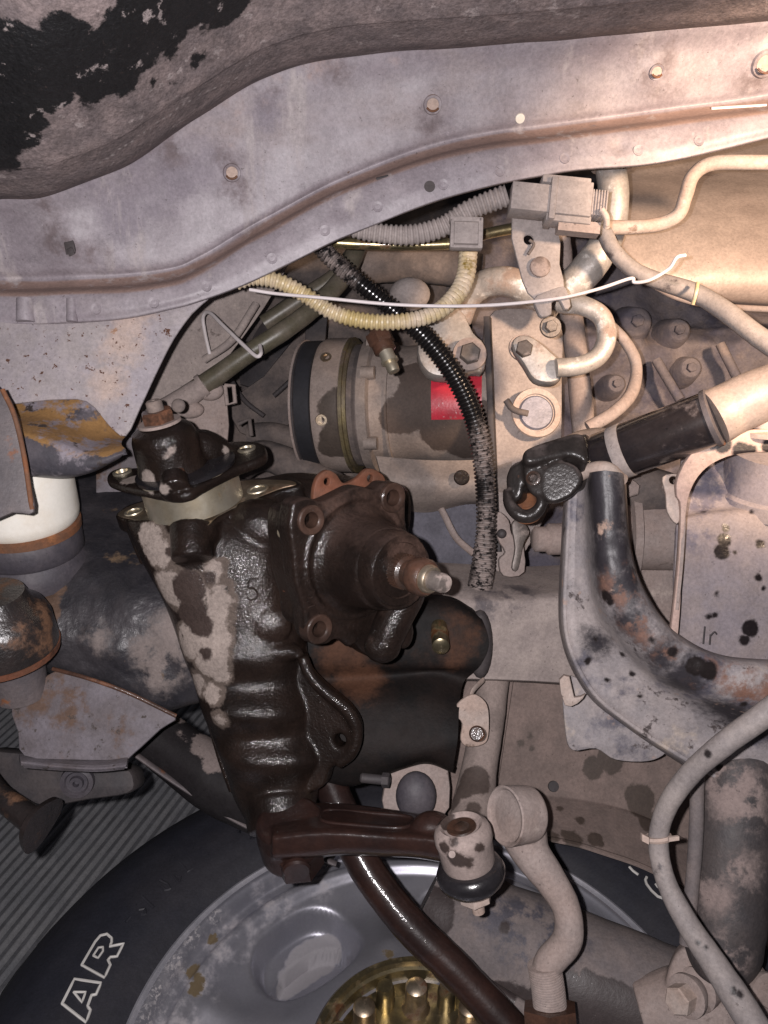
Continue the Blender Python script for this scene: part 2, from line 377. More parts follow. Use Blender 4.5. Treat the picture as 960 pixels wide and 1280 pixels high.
M['gusset'] = grime('grey_rusted_plate', (.14, .125, .14), (.10, .085, .09), rough=.7, bump=.5, layers=[
    ((.10, .062, .045), .9, 0, ('n', 30, .50, .62, 1)), ((.05, .04, .035), .9, 0, ('n', 110, .6, .66, 4))])
M['bracketgrey'] = grime('dark_grey_bracket', (.085, .075, .08), (.12, .10, .10), rough=.6, bump=.4, layers=[(RUST, .85, 0, ('n', 35, .6, .7, 1))])
M['white'] = grime('white_polyurethane', (.80, .77, .70), (.72, .66, .56), rough=.4, bump=.04, fine=.04, layers=[((.5, .42, .33), .6, 0, ('n', 30, .68, .8))])
M['rubber'] = grime('dusty_rubber', (.05, .045, .055), (.08, .07, .078), rough=.6, bump=.3)
M['blackgloss'] = grime('wet_black_rubber', (.012, .011, .013), (.02, .018, .02), rough=.28, bump=.25, coat=.4, fine=.2)
M['shaft'] = grime('black_painted_shaft', (.014, .012, .014), (.028, .022, .022), rough=.35, bump=.2, bdist=.0004, coat=1, crough=.13, spec=.1, layers=[
    ((.20, .165, .16), .6, 0, ('ns', [(870, 520, .52, 40), (840, 520, .53, 30)], 60, .52, .7)), ((.10, .06, .045), .5, 0, ('n', 30, .64, .7, 3))])
M['mount'] = grime('brown_oiled_bracket', (.014, .010, .009), (.008, .007, .007), rough=.6, bump=.4, spec=.12, layers=[
    ((.075, .036, .022), .7, 0, ('ns', [(450, 850, .60, 30), (500, 790, .60, 40), (560, 800, .60, 34), (430, 820, .6, 30)], 18, .38, .62), 0)])
spR = [(905, 675, .52, 9), (902, 690, .52, 10), (907, 660, .52, 5), (938, 785, .52, 11), (930, 800, .52, 7), (886, 770, .52, 4), (893, 768, .52, 4), (896, 742, .52, 3), (950, 680, .52, 6), (948, 722, .52, 5), (918, 690, .52, 3), (940, 640, .52, 3), (880, 640, .52, 3), (955, 735, .52, 3)]
M['tower'] = grime('dusty_lilac_tower', (.28, .235, .23), (.24, .21, .225), rough=.8, bump=.3, layers=[
    ((.13, .12, .155), .7, 0, ('ns', [(880, 620, .52, 35), (870, 660, .52, 25), (900, 600, .52, 25)], 40, .45, .56)), ((.015, .011, .012), .3, 0, ('s', spR, (90, .004), .0006), .3)])
M['rim_strip'] = grime('pinkish_dusty_rim', (.50, .37, .31), (.42, .30, .26), rough=.8, bump=.3, layers=[((.015, .011, .012), .4, 0, ('s', [(904, 556, .5, 11), (892, 555, .5, 7), (926, 563, .5, 11), (938, 563, .5, 8), (962, 557, .5, 10)], (90, .004), .0006))])
spA = [(757, 745, .53, 8), (762, 752, .53, 6), (870, 832, .52, 13), (885, 838, .53, 12), (735, 826, .57, 5), (778, 818, .56, 4), (790, 842, .56, 4), (745, 800, .57, 3), (885, 940, .57, 8), (900, 960, .57, 6), (760, 850, .57, 3), (813, 800, .54, 4), (840, 815, .53, 7), (902, 780, .53, 5), (800, 870, .57, 3), (930, 880, .55, 5)]
M['arc'] = grime('mottled_arc_steel', (.36, .315, .305), (.27, .245, .25), rough=.7, bump=.5, bscale=300, vscale=28, layers=[
((.10, .095, .12), .6, 0, ('n', 17, .54, .66, 9)), ((.075, .06, .058), .75, 0, ('n', 48, .585, .64, 19)), ((.45, .38, .33), .85, 0, ('n', 33, .60, .72, 23)), ((.035, .031, .036), .45, 0, ('ns', [(752, 610, .54, 36), (752, 650, .54, 36), (757, 690, .53, 36), (768, 735, .54, 32), (792, 780, .54, 26), (825, 815, .54, 26), (855, 850, .55, 32), (910, 890, .55, 34), (970, 905, .55, 36), (745, 800, .55, 18)], 28, .22, .34)),
    ((.20, .105, .075), .8, 0, ('ns', [(775, 735, .53, 22), (800, 775, .53, 20), (835, 815, .53, 18), (880, 840, .53, 22), (930, 855, .53, 26), (970, 862, .53, 26)], 60, .45, .58)),
    ((.42, .29, .23), .85, 0, ('n', 50, .62, .72, 5)), ((.017, .013, .013), .3, 0, ('s', spA, (80, .006), .0006), .3)])
M['cross'] = grime('dusty_crossmember', (.34, .285, .26), (.27, .225, .21), rough=.88, bump=.35, layers=[
    ((.10, .085, .09), .7, 0, ('ns', [(615, 735, .64, 20), (640, 740, .64, 26), (605, 760, .64, 16)], 50, .45, .6)), ((.13, .10, .09), .7, 0, ('n', 60, .66, .72, 2))])
M['rail'] = grime('brown_dusty_frame_rail', (.22, .165, .145), (.17, .13, .115), rough=.85, bump=.2, layers=[
    ((.075, .055, .045), .6, 0, ('s', [(740, 960, .67, 14), (765, 950, .67, 18), (715, 1048, .65, 14), (690, 1046, .65, 10), (745, 1050, .65, 12), (650, 930, .68, 5), (662, 920, .68, 4), (665, 935, .68, 4), (700, 1010, .66, 5), (725, 1025, .66, 6), (800, 1000, .66, 20), (815, 1030, .66, 18)], (50, .014), .003))])
M['axle'] = grime('dusty_axle_tube_with_shade', (.20, .165, .155), (.15, .13, .13), rough=.85, bump=.35, layers=[
    ((.08, .075, .09), .7, 0, ('ns', [(660, 1160, .56, 45), (700, 1180, .56, 35), (620, 1140, .56, 30)], 60, .44, .56)), ((.045, .034, .033), .5, 0, ('s', [(700, 1260, .56, 45), (760, 1270, .56, 45), (820, 1280, .56, 40), (735, 1225, .57, 12), (630, 1160, .57, 8), (640, 1270, .56, 50), (600, 1235, .56, 45), (560, 1190, .56, 40), (540, 1140, .58, 30)], (45, .012), .0015), .1)])  # dark spots paint the shadow beside the stabilizer bar and darken the lower half
M['shock'] = grime('dark_dusty_shock', (.045, .04, .042), (.07, .058, .056), rough=.6, bump=.5, layers=[
    ((.25, .195, .18), .9, 0, ('ns', [(915, 985, .54, 38), (935, 1010, .54, 22), (890, 1120, .54, 24), (925, 1085, .54, 22), (905, 1200, .54, 30)], 45, .42, .52))])
M['groove'] = grime('dark_mat_groove', (.155, .157, .17), rough=.9, bump=.3)  # base sheet between the ribs, darker than the ribs
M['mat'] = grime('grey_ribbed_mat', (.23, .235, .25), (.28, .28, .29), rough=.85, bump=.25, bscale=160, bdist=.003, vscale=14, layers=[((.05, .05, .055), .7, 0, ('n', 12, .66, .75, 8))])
M['tyre'] = grime('tyre_rubber', (.020, .021, .030), (.030, .029, .036), rough=.6, bump=.25, vscale=10, layers=[((.006, .006, .008), .25, 0, ('n', 20, .68, .72, 5))])
M['alloy'] = grime('scuffed_alloy', (.30, .30, .345), (.36, .355, .39), rough=.38, metal=.6, bump=.06, fine=.06, vscale=9, layers=[
    ((.44, .41, .42), .75, .1, ('ns', [(285, 1170, .72, 34), (240, 1230, .68, 34), (340, 1130, .74, 26), (230, 1270, .7, 30), (400, 1105, .7, 20)], 60, .42, .72)),
    ((.50, .47, .47), .6, .2, ('ns', [(200, 1240, .7, 14), (218, 1205, .7, 13), (240, 1170, .7, 12), (268, 1140, .7, 10), (185, 1275, .7, 14)], 260, .50, .57)),
    ((.30, .285, .30), .85, 0, ('s', [(380, 1205, .7, 22), (400, 1205, .7, 18), (392, 1198, .7, 22), (408, 1190, .7, 20), (372, 1216, .7, 22), (356, 1230, .7, 18), (386, 1216, .7, 18), (364, 1224, .7, 20), (400, 1196, .7, 22)], (12, .0005), .0006)),
    ((.16, .12, .07), .5, .1, ('s', [(243, 1215, .68, 10), (246, 1235, .67, 9), (265, 1175, .7, 7), (488, 1190, .66, 6), (490, 1200, .66, 7), (250, 1225, .67, 7)], (50, .02), .004))])
M['lip'] = grime('bright_rim_lip', (.62, .61, .66), (.5, .5, .55), rough=.35, metal=.6, bump=.1, fine=.1, layers=[((.22, .21, .23), .6, .1, ('n', 30, .58, .66))])
M['lettering'] = grime('white_letter_outline', (.72, .70, .66), (.6, .58, .55), rough=.6, bump=0, fine=.05)
M['redlabel'] = grime('red_sticker', (.55, .03, .055), (.40, .03, .045), rough=.28, bump=.15, fine=.12, coat=.6, layers=[((.30, .15, .13), .7, 0, ('n', 60, .58, .66)), ((.62, .35, .36), .5, 0, ('n', 200, .64, .68, 3))])
M['comp'] = grime('compressor_alloy', (.30, .245, .215), (.22, .18, .16), rough=.7, metal=.1, bump=.35, layers=[
    ((.085, .062, .052), .75, .1, ('s', [(525, 500, .72, 38), (500, 520, .72, 26), (555, 540, .72, 30), (585, 555, .72, 30), (560, 490, .72, 26), (590, 520, .72, 24), (515, 470, .72, 18)], (45, .018), .004))])
M['clutch'] = grime('compressor_clutch', (.31, .25, .22), (.25, .20, .175), rough=.75, bump=.2, layers=[
    ((.10, .078, .065), .5, .3, ('s', [(430, 540, .71, 32), (425, 510, .71, 26), (440, 480, .71, 18), (450, 560, .71, 24), (415, 560, .71, 18)], (45, .012), .002))])
M['oldgold'] = grime('dull_gold_band', (.26, .21, .11), (.16, .13, .09), rough=.5, metal=.6, bump=.2, layers=[((.10, .075, .06), .7, 0, ('n', 40, .5, .62))])
M['conduit_y'] = grime('yellowed_conduit', (.60, .50, .40), (.50, .39, .18), rough=.4, bump=.1, vscale=28, layers=[((.22, .15, .03), .25, 0, ('n', 32, .60, .68, 2), .5)])
M['conduit_g'] = grime('dusty_grey_conduit', (.33, .285, .27), (.26, .225, .215), rough=.85, bump=.2)
M['conduit_b'] = grime('black_conduit', (.012, .011, .012), (.016, .014, .014), rough=.22, bump=.1, fine=.15, layers=[
    ((.30, .245, .225), .85, 0, ('ns', [(408, 322, .6, 9), (418, 335, .6, 9), (430, 348, .6, 7), (408, 312, .6, 9), (415, 328, .6, 9), (424, 342, .6, 9)]+[(y_ % 2*4+603-max(0, (570-y_))*.12, y_, .62, 11) for y_ in range(541, 590, 9)]+[(604+(y_ % 3), y_, .62, 12+(y_-640)*.05) for y_ in range(640, 740, 9)]+[(613, y_, .62, 5) for y_ in range(590, 640, 8)], 240, .40, .54))])
M['wire'] = grime('white_wire', (.68, .62, .62), (.6, .54, .53), rough=.45, bump=0, fine=.05)
M['olive'] = grime('olive_hose', (.085, .075, .05), (.13, .11, .085), rough=.4, bump=.15, layers=[(DUST, .85, 0, ('s', [(215, 505, .68, 26), (240, 492, .68, 18)], (40, .01), .004))])
M['cable'] = grime('dusty_cable', (.27, .235, .22), (.21, .185, .18), rough=.7, bump=.25, layers=[((.06, .05, .052), .5, 0, ('n', 26, .58, .66, 2)), ((.02, .016, .016), .4, 0, ('s', [(885, 942, .48, 5), (873, 1178, .47, 3), (882, 1185, .47, 3), (925, 1243, .45, 5), (918, 1238, .45, 5)], (60, .004), .0006))])
M['shield'] = grime('tan_heat_shield', (.46, .37, .32), (.38, .30, .26), rough=.5, metal=.15, bump=.15, vscale=12, layers=[((.17, .13, .12), .7, 0, ('n', 11, .58, .7, 2))])

# ---------------------------------------------------------------- inner fender
X = [-60, 0, 60, 150, 215, 250, 330, 430, 560, 700, 830, 1020]
def row(ys, ds):
    if not isinstance(ds, (list, tuple)): ds = [ds]*len(X)
    return [P(x, y, d) for x, y, d in zip(X, ys, ds)]
YB = [255, 247, 243, 206, 165, 143, 98, 70, 58, 48, 36, 21]
YC = [352, 352, 352, 348, 338, 322, 278, 226, 180, 158, 141, 116]
YL = [405, 405, 405, 399, 386, 376, 345, 297, 247, 216, 203, 158]
sh = lambda Y, k: [y+k for y in Y]
mixy = lambda A, B, t: [a*(1-t)+b*t for a, b in zip(A, B)]
bosses = [(288, 215, .016, .0035), (540, 130, .016, .003), (820, 88, .02, .005), (957, 78, .02, .005), (85, 303, .022, .006), (110, 320, .03, .004), (190, 235, .03, -.006), (262, 330, .03, -.003), (365, 120, .04, .003), (650, 330, .02, .002), (775, 182, .006, -.003), (430, 262, .008, -.002)]
def fend(p):
    px = 480+p.x/-p.z*F; py = 640-p.y/-p.z*F; dz = 0
    for bx, by, r, a in bosses:
        q = P(bx, by, -p.z); d2 = ((q.x-p.x)**2+(q.y-p.y)**2)/(r*r)
        if d2 < 6: dz += a*math.exp(-d2*1.2)*1.0
    dz += .0012*mnoise.noise(p*28)
    return V((p.x, p.y, p.z+dz))
fender = thing('inner_fender', 'dusty lilac grey inner wheel arch panel curving across the top of the picture', 'body panel', P(430, 290, .55))
mb = MB().loft([row(sh(YB, -330), .36), row(sh(YB, -200), .40), row(sh(YB, -100), .445), row(sh(YB, -42), .475), row(sh(YB, -34), .482), row(sh(YB, -18), .497), row(sh(YB, -4), .512), row(sh(YB, 2), .53), row(sh(YB, 6), .545)], nu=14, sub=16, fn=fend)
build('arch_liner', mb, M['liner'], fender, solid=.0015, ang=60)
mb = MB().loft([row(YB, .53), row(sh(YB, 7), .533), row(mixy(YB, YC, .3), .545), row(mixy(YB, YC, .65), .556), row(sh(YC, -14), .563), row(sh(YC, -3), .568), row(sh(YC, 8), .562), row(sh(YC, 16), .549), row(mixy(sh(YC, 20), YL, .5), .547), row(sh(YL, -5), .549), row(YL, .551), row(sh(YL, 1), .560)], nu=12, sub=20, fn=fend)
apron = build('apron', mb, M['apron'], fender, solid=.0012, ang=50)
mb = MB().plate([(-60, 402), (60, 403), (100, 403), (150, 397), (215, 386), (262, 370), (240, 392), (217, 424), (196, 465), (176, 508), (157, 545), (136, 532), (108, 502), (60, 500), (-60, 503)], (60, 400, .552), .002, (.06, .05, 1), smooth=3)
build('side_plate', mb, grime('speckled_side_plate', LILAC, (.31, .275, .275), rough=.7, bump=.2, layers=[((.42, .33, .29), .85, 0, ('ns', [(150, 430, .56, 22), (135, 480, .56, 22), (165, 405, .56, 20), (180, 390, .56, 18)], 20, .25, .55)),
    ((.09, .04, .025), .9, 0, ('n', 210, .615, .64, 2)), ((.30, .16, .09), .9, 0, ('n', 40, .66, .72, 5))]), fender)
for bx, by, r in ((290, 216, 8), (541, 131, 8.5), (821, 90, 7), (957, 80, 12)):
    h, n3 = surf(apron, bx, by); d = -h.z
    build('bolt_hole', MB().lathe([(-.001, S(r*1.45, d)), (.0007, S(r*1.3, d)), (.0004, S(r*.95, d)), (-.0010, S(r*.9, d))], h, n3, 26, cap=False), M['apron'], fender)
    build('weld_nut', MB().lathe([(-.001, S(r*.95, d)), (.0002, S(r*.9, d)), (.0002, S(r*.2, d))], h, n3, 20), M['dustl'], fender)
    build('rust_lip', MB().tube([h+V((math.cos(t)*S(r, d), math.sin(t)*S(r, d), .0006)) for t in (-2.6, -2.1, -1.6, -1.1, -.6)], S(1.4, d), n=6), M['rust'], fender)
h, n3 = surf(apron, 650, 148); build('plug', MB().lathe([(-.001, S(7, .54)), (.0008, S(6, .54)), (.0012, S(3, .54))], h, n3, 18), M['white'], fender)
h, n3 = surf(apron, 537, 233); build('dark_hole_disc', MB().lathe([(-.0005, S(7, .54)), (.0003, S(7, .54)), (.0003, S(3, .54))], h, n3, 18), M['soot'], fender)  # solid dark disc on the panel, painted shade of a hole
h, n3 = surf(apron, 478, 222); build('dark_slot_inset', MB().tube([h+V((-.004, -.001, 0)), h+V((.004, .001, 0))], S(2, .54), flat=.6), M['soot'], fender)  # dark inset instead of a cut slot, shade put into its colour
h, n3 = surf(apron, 87, 306)
build('clip', MB().box(h, V((.0032, .001, 0)), V((-.001, .0055, 0)), n3*.0015).box(h+V((.001, -.004, 0)), V((.002, .001, 0)), V((-.001, .0025, 0)), n3*.0022), M['soot'], fender, bevel=.0006)
build('seam_sealer', MB().tube([surf(apron, x, 136-(x-889)*.06)[0] for x in (889, 905, 920, 935, 950, 958)], S(2.2, .54), flat=1), M['wire'], fender)
for k, x in enumerate((120, 185, 255, 330, 400, 470, 545, 620, 705, 790, 870)):       # spot welds along the flange
    yl = float(np.interp(x, X, YL)); yc = float(np.interp(x, X, YC)); h, n3 = surf(apron, x+(k*7 % 11), yl*.55+(yc+18)*.45)
    build('spot_weld', MB().lathe([(-.001, S(7, .55)), (.0003, S(6.5, .55)), (.0001, S(4, .55)), (-.0004, S(1.5, .55))], h, n3, 16), M['apron'], fender)
for xx, w_ in ((32, 11), (90, 7)):
    mb = MB().tube([P(xx, 374, .548), P(xx, 402, .548)], S(w_, .55), flat=1, smooth=False); build('pressed_rib', mb, M['apron'], fender)

# ---------------------------------------------------------------- left side: bump stop and brackets
perch = thing('spring_bracket', 'rusty dark cup bracket directly above the white bump stop', 'bracket', P(60, 595, .54))
xs = lambda pts, d: [P(x, y, d) for x, y in pts]
mb = MB().loft([xs([(-40, 500), (10, 500), (60, 498), (108, 500), (133, 522), (157, 546)], .556), xs([(-40, 520), (10, 520), (50, 520), (92, 530), (120, 542), (153, 550)], .545),
                xs([(-40, 530), (0, 532), (40, 537), (78, 548), (112, 560), (152, 556)], .522), xs([(-40, 545), (0, 545), (40, 548), (80, 560), (116, 568), (157, 562)], .514),
                xs([(-40, 568), (0, 570), (40, 574), (80, 582), (118, 582), (154, 568)], .513), xs([(-40, 590), (0, 590), (40, 594), (80, 597), (116, 590), (148, 574)], .522), xs([(-40, 594), (0, 594), (40, 596), (80, 597), (114, 590), (144, 574)], .55)], nu=10, sub=10)
build('cup', mb, M['perch'], perch, solid=.003, ang=60)
mb = MB().plate([(-40, 470), (2, 488), (16, 508), (27, 545), (36, 600), (42, 640), (15, 641), (-40, 645)], (10, 560, .482), .004, (.1, .1, 1), smooth=3)
build('side_gusset', mb, M['bracketgrey'], perch)
mb = MB().tube([P(3, 487, .481), P(18, 520, .481), P(30, 570, .481), P(40, 637, .481)], S(3, .5)); build('folded_edge', mb, M['rust'], perch)
d = .535; d = .575; c = P(30, 645, d)
stop = thing('bump_stop', 'white polyurethane bump stop standing on black rubber rings', 'bump stop', P(30, 720, .54))
r = S(67, d)
build('bumper', MB().lathe([(-.004, r*.93), (-.001, r*.985), (.004, r), (.045, r*.985), (.048, r*.95)], c, G, 56), M['white'], stop)
build('gasket', MB().lathe([(-.010, r*1.0), (-.0055, r*1.0), (-.0035, r*.9)], c, G, 48, wob=.01), M['rust'], stop)
build('rubber_ring', MB().lathe([(-.028, r*.93), (-.025, r*.985), (-.012, r*.97), (-.0085, r*.92)], c, G, 48), M['rubber'], stop)
build('rubber_ring', MB().lathe([(-.046, r*1.0), (-.040, r*1.03), (-.032, r*1.01), (-.027, r*.92)], c, G, 48), M['rubber'], stop)

def rough_fn(a, f): return lambda p: p+V((0, 0, 1))*a*mnoise.fractal(p*f, 1, 2, 4)
ub = thing('axle_bracket', 'oily black lumpy axle bracket between the bump stop and the steering box', 'bracket', P(120, 870, .56))
mb = MB().loft([xs([(-60, 560), (40, 570), (120, 590), (200, 600), (300, 600)], .68), xs([(-60, 640), (40, 650), (100, 650), (180, 665), (260, 680)], .62), xs([(-60, 720), (40, 725), (110, 725), (180, 730), (270, 745)], .575),
                xs([(-60, 770), (40, 775), (120, 790), (190, 800), (290, 810)], .56), xs([(-60, 810), (40, 815), (120, 830), (195, 850), (258, 850)], .563), xs([(-60, 830), (40, 832), (120, 855), (190, 885), (250, 875)], .575), xs([(-60, 835), (40, 837), (120, 860), (190, 890), (246, 880)], .61)], nu=16, sub=26, fn=rough_fn(.004, 22))
build('casting', mb, M['underbody'], ub, solid=.004, ang=80)
c = P(-2, 790, .52)
build('bushing_cup', MB().lathe([(-.012, S(66, .52)), (-.010, S(69, .52)), (.008, S(66, .52)), (.015, S(60, .52)), (.019, S(48, .52)), (.028, S(40, .52))], c, G, 48), M['cup'], ub)
build('rust_lip', MB().lathe([(-.015, S(62, .52)), (-.0145, S(69, .52)), (-.0105, S(70, .52)), (-.01, S(60, .52))], c, G, 48), M['copper'], ub)
build('sleeve', MB().lathe([(-.05, S(34, .52)), (-.014, S(38, .52))], c+V((0, 0, -.012)), G, 32), M['bracketgrey'], ub)
gp = thing('gusset_plate', 'grey rust speckled gusset plate hanging below the oily axle bracket', 'plate', P(95, 962, .55))
mb = MB().plate([(14, 884), (40, 862), (70, 838), (110, 846), (160, 865), (219, 894), (200, 912), (166, 943), (152, 950), (90, 950), (30, 945), (22, 915)], (100, 900, .545), .004, (.05, .22, 1), smooth=3); build('web', mb, M['gusset'], gp)
mb = MB().loft([xs([(24, 942), (70, 946), (120, 948), (160, 944)], .545), xs([(26, 952), (70, 957), (120, 960), (158, 956)], .53), xs([(30, 960), (70, 963), (120, 965), (155, 962)], .533)], nu=5, sub=8); build('bottom_flange', mb, M['gusset'], gp, solid=.003)
mb = MB().tube([P(66, 836, .545), P(110, 848, .54), P(160, 866, .54), P(220, 895, .548)], S(2.6, .55)); build('weld_bead', mb, M['oilrust'], gp)
lb = thing('lower_bracket', 'dark bracket with a round bushing just above the ribbed mat', 'bracket', P(100, 1005, .62))
mb = MB().plate([(-40, 940), (60, 945), (150, 958), (167, 975), (160, 992), (110, 1000), (60, 1008), (25, 1000), (-40, 985)], (60, 970, .61), .03, (0, .2, 1), smooth=3, bev=.003); build('web', mb, M['soot'], lb)
c = P(97, 976, .603); mb = MB().lathe([(0, S(21, .6)), (.004, S(20, .6)), (.005, S(15, .6)), (.003, S(13, .6)), (.003, S(9, .6)), (.006, S(8, .6)), (.006, S(4, .6)), (.002, S(3, .6))], c, (.15, -.1, 1), 28); build('bushing', mb, M['rubber'], lb)
fl = thing('flanged_pipe', 'stubby brown pipe with a thin flange at the left edge over the mat', 'pipe', P(30, 1060, .55))
build('pipe', MB().tube([P(-30, 965, .56), P(0, 995, .55), P(40, 1025, .54)], [S(20, .55), S(15, .55), S(17, .55)]), M['cup'], fl)
ax = V((.90, -.36, .22)).normalized(); u, v, _ = basis(ax)
build('flange', MB().lathe([(-.0025, .004), (-.002, .0175), (.0015, .0182), (.002, .004)], P(50, 1030, .535), ax, 28, wob=.09), M['cup'], fl)
arm = thing('radius_arm', 'black, dusty radius arm with painted gearbox shadow sloping down behind the steering box', 'suspension arm', P(250, 1020, .66))
mb = MB().tube([P(150, 880, .66), P(215, 935, .655), P(290, 985, .65), P(420, 1050, .66)], [S(30, .65), S(36, .65), S(40, .65), S(34, .65)], flat=1.1)
build('arm_tube', mb, grime('arm_black_with_shadow', (.014, .012, .013), (.02, .018, .019), rough=.6, bump=.3, spec=.12, layers=[((.19, .155, .145), .9, 0, ('s', [(240, 905, .63, 28), (262, 930, .63, 22), (215, 890, .63, 20), (270, 950, .62, 15)], (50, .02), .002))]), arm)  # black base also paints the gearbox shadow between the dust patches
build('edge_flange', MB().tube([P(165, 940, .63), P(230, 985, .63), P(310, 1033, .63), P(420, 1080, .63)], S(3, .64), flat=2), M['bracketgrey'], arm)
# ---------------------------------------------------------------- floor mat and wheel
N = V((0, math.sin(1.145), math.cos(1.145))); WC = V((.025, -.394, -.589)); u_, v_, N = basis(N, (0, 0, 1))
WU = V((1, 0, 0)); WV = N.cross(WU)                       # in-plane right, in-plane away from camera
if WV.z > 0: WV = -WV
FO = WC-N*.255
def onfloor(a, b, h=0): return FO+WU*a+WV*b+N*h
ground = MB().add([onfloor(-6, -4, -.012), onfloor(6, -4, -.012), onfloor(6, 8, -.012), onfloor(-6, 8, -.012)], [(0, 1, 2, 3)])
tag(build('ground', ground, grime('dark_concrete', (.10, .095, .09), rough=.9, bump=.3), disp='keep'), kind='structure')
# ribbed mat: continuous corrugated sheet, ribs run along rdir
rd = (WU*.30+WV*.95).normalized(); rc = N.cross(rd).normalized()
if rc.x < 0: rc = -rc
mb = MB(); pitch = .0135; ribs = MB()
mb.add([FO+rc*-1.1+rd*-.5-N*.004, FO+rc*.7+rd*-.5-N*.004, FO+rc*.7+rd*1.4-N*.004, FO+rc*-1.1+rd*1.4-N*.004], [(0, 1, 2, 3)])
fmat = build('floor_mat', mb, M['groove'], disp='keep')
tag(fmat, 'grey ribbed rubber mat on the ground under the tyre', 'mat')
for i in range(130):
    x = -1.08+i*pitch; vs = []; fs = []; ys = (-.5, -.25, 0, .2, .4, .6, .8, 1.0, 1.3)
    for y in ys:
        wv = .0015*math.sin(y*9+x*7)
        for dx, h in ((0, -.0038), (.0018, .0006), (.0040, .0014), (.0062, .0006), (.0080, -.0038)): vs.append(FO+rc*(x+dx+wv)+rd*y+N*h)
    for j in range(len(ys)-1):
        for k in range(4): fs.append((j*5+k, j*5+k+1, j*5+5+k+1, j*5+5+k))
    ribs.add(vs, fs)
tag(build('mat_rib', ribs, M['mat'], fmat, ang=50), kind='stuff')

wheel = thing('wheel', 'loose wheel with alloy rim and black tyre lying face up on the mat', 'wheel', FO)
R0 = .215
tp = [(-.03, R0-.012), (-.004, R0-.001), (.004, .218), (.010, .228), (.016, .245), (.017, .265), (.013, .290), (.004, .312), (-.008, .328), (-.022, .339), (-.035, .346), (-.05, .352), (-.075, .356), (-.13, .357), (-.19, .356), (-.225, .345), (-.245, .32), (-.25, .28), (-.24, .23)]
def tyre_r(h, r, t): return r
mb = MB(); n = 240; vs = []; fs = []
fine = []
for (h0, r0), (h1, r1) in zip(tp, tp[1:]):
    k = 3 if h0 > -.1 else 2
    fine += [(h0+(h1-h0)*q/k, r0+(r1-r0)*q/k) for q in range(k)]
fine.append(tp[-1])
for h, r in fine:
    for k in range(n):
        t = 2*math.pi*k/n; rr = r; hh = h
        if -.22 < h < -.018:                                # shoulder lugs: every third tooth cut back
            s_ = (t*46/(2*math.pi)) % 1.0; cut = .0 if s_ < .62 else 1
            depth = .015 if (int(t*46/(2*math.pi)) % 2) else .010
            rr -= depth*cut*min(1, (-.018-h)/.02)
        if abs(r-.30) < .003: hh += .0012
        vs.append(WC+N*hh+(WU*math.cos(t)+WV*math.sin(t))*rr)
m = len(fine)
for i in range(m-1):
    for k in range(n): k2 = (k+1) % n; fs.append((i*n+k, i*n+k2, (i+1)*n+k2, (i+1)*n+k))
mb.add(vs, fs); tyre = build('tyre', mb, M['tyre'], wheel, ang=30)
def tyre_h(r):
    for (h0, r0), (h1, r1) in zip(tp, tp[1:]):
        if r0 <= r <= r1: return h0+(h1-h0)*(r-r0)/(r1-r0)
    return -.01
def on_tyre(px, py, lift=.0004):
    h = .015; d = V(((px-480)/F, (640-py)/F, -1))
    for _ in range(8):
        q = d*((WC+N*h).dot(N)/d.dot(N)); c = q-WC; r = (c-N*c.dot(N)).length; h = .5*h+.5*(tyre_h(r)+lift)
    return d*((WC+N*h).dot(N)/d.dot(N))
def letter(pts, name, mat, w_=.0011, closed=True):
    q = []
    pts2 = pts+[pts[0]] if closed else pts
    for a, b in zip(pts2, pts2[1:]):
        for k in range(4): q.append(on_tyre(a[0]+(b[0]-a[0])*k/4, a[1]+(b[1]-a[1])*k/4))
    q.append(on_tyre(*pts2[-1]))
    build(name, MB().tube(q, w_, n=6, smooth=False), mat, tyre)
Z = lambda L: [(60+x/4, 1040+y/4) for x, y in L]
letter(Z([(70, 858), (132, 735), (265, 755), (240, 812), (218, 815), (198, 870), (212, 890), (190, 952)]), 'raised_letter', M['lettering'])
letter(Z([(128, 800), (188, 800), (170, 852)]), 'letter_counter', M['lettering'], .0009)
letter(Z([(168, 665), (235, 550), (262, 518), (295, 510), (318, 530), (318, 550), (308, 572), (378, 558), (345, 622), (312, 625), (300, 640), (312, 665), (282, 728)]), 'raised_letter', M['lettering'])
letter(Z([(226, 618), (252, 578), (275, 575), (275, 595), (250, 630)]), 'letter_counter', M['lettering'], .0009)
ZR = lambda L: [(760+x/4.8, 1080+y/4.8) for x, y in L]
letter(ZR([(128, 18), (150, 42), (182, 65)]), 'raised_letter', M['lettering'], .0012, False)
letter(ZR([(232, 78), (224, 95), (232, 120), (262, 160), (300, 195), (345, 210)]), 'raised_letter', M['lettering'], .0012, False)
letter(ZR([(285, 120), (298, 138), (320, 152)]), 'raised_letter', M['lettering'], .0010, False)
for L in ([(388, 452), (412, 425)], [(455, 390), (485, 385), (488, 410), (465, 412)], [(470, 320), (530, 378)], [(560, 240), (600, 262), (612, 285), (585, 290), (562, 268)], [(625, 215), (655, 255), (662, 225), (628, 212)], [(660, 150), (700, 200), (725, 185)]):
    letter(Z(L), 'embossed_letter', M['tyre'], .0014, False)
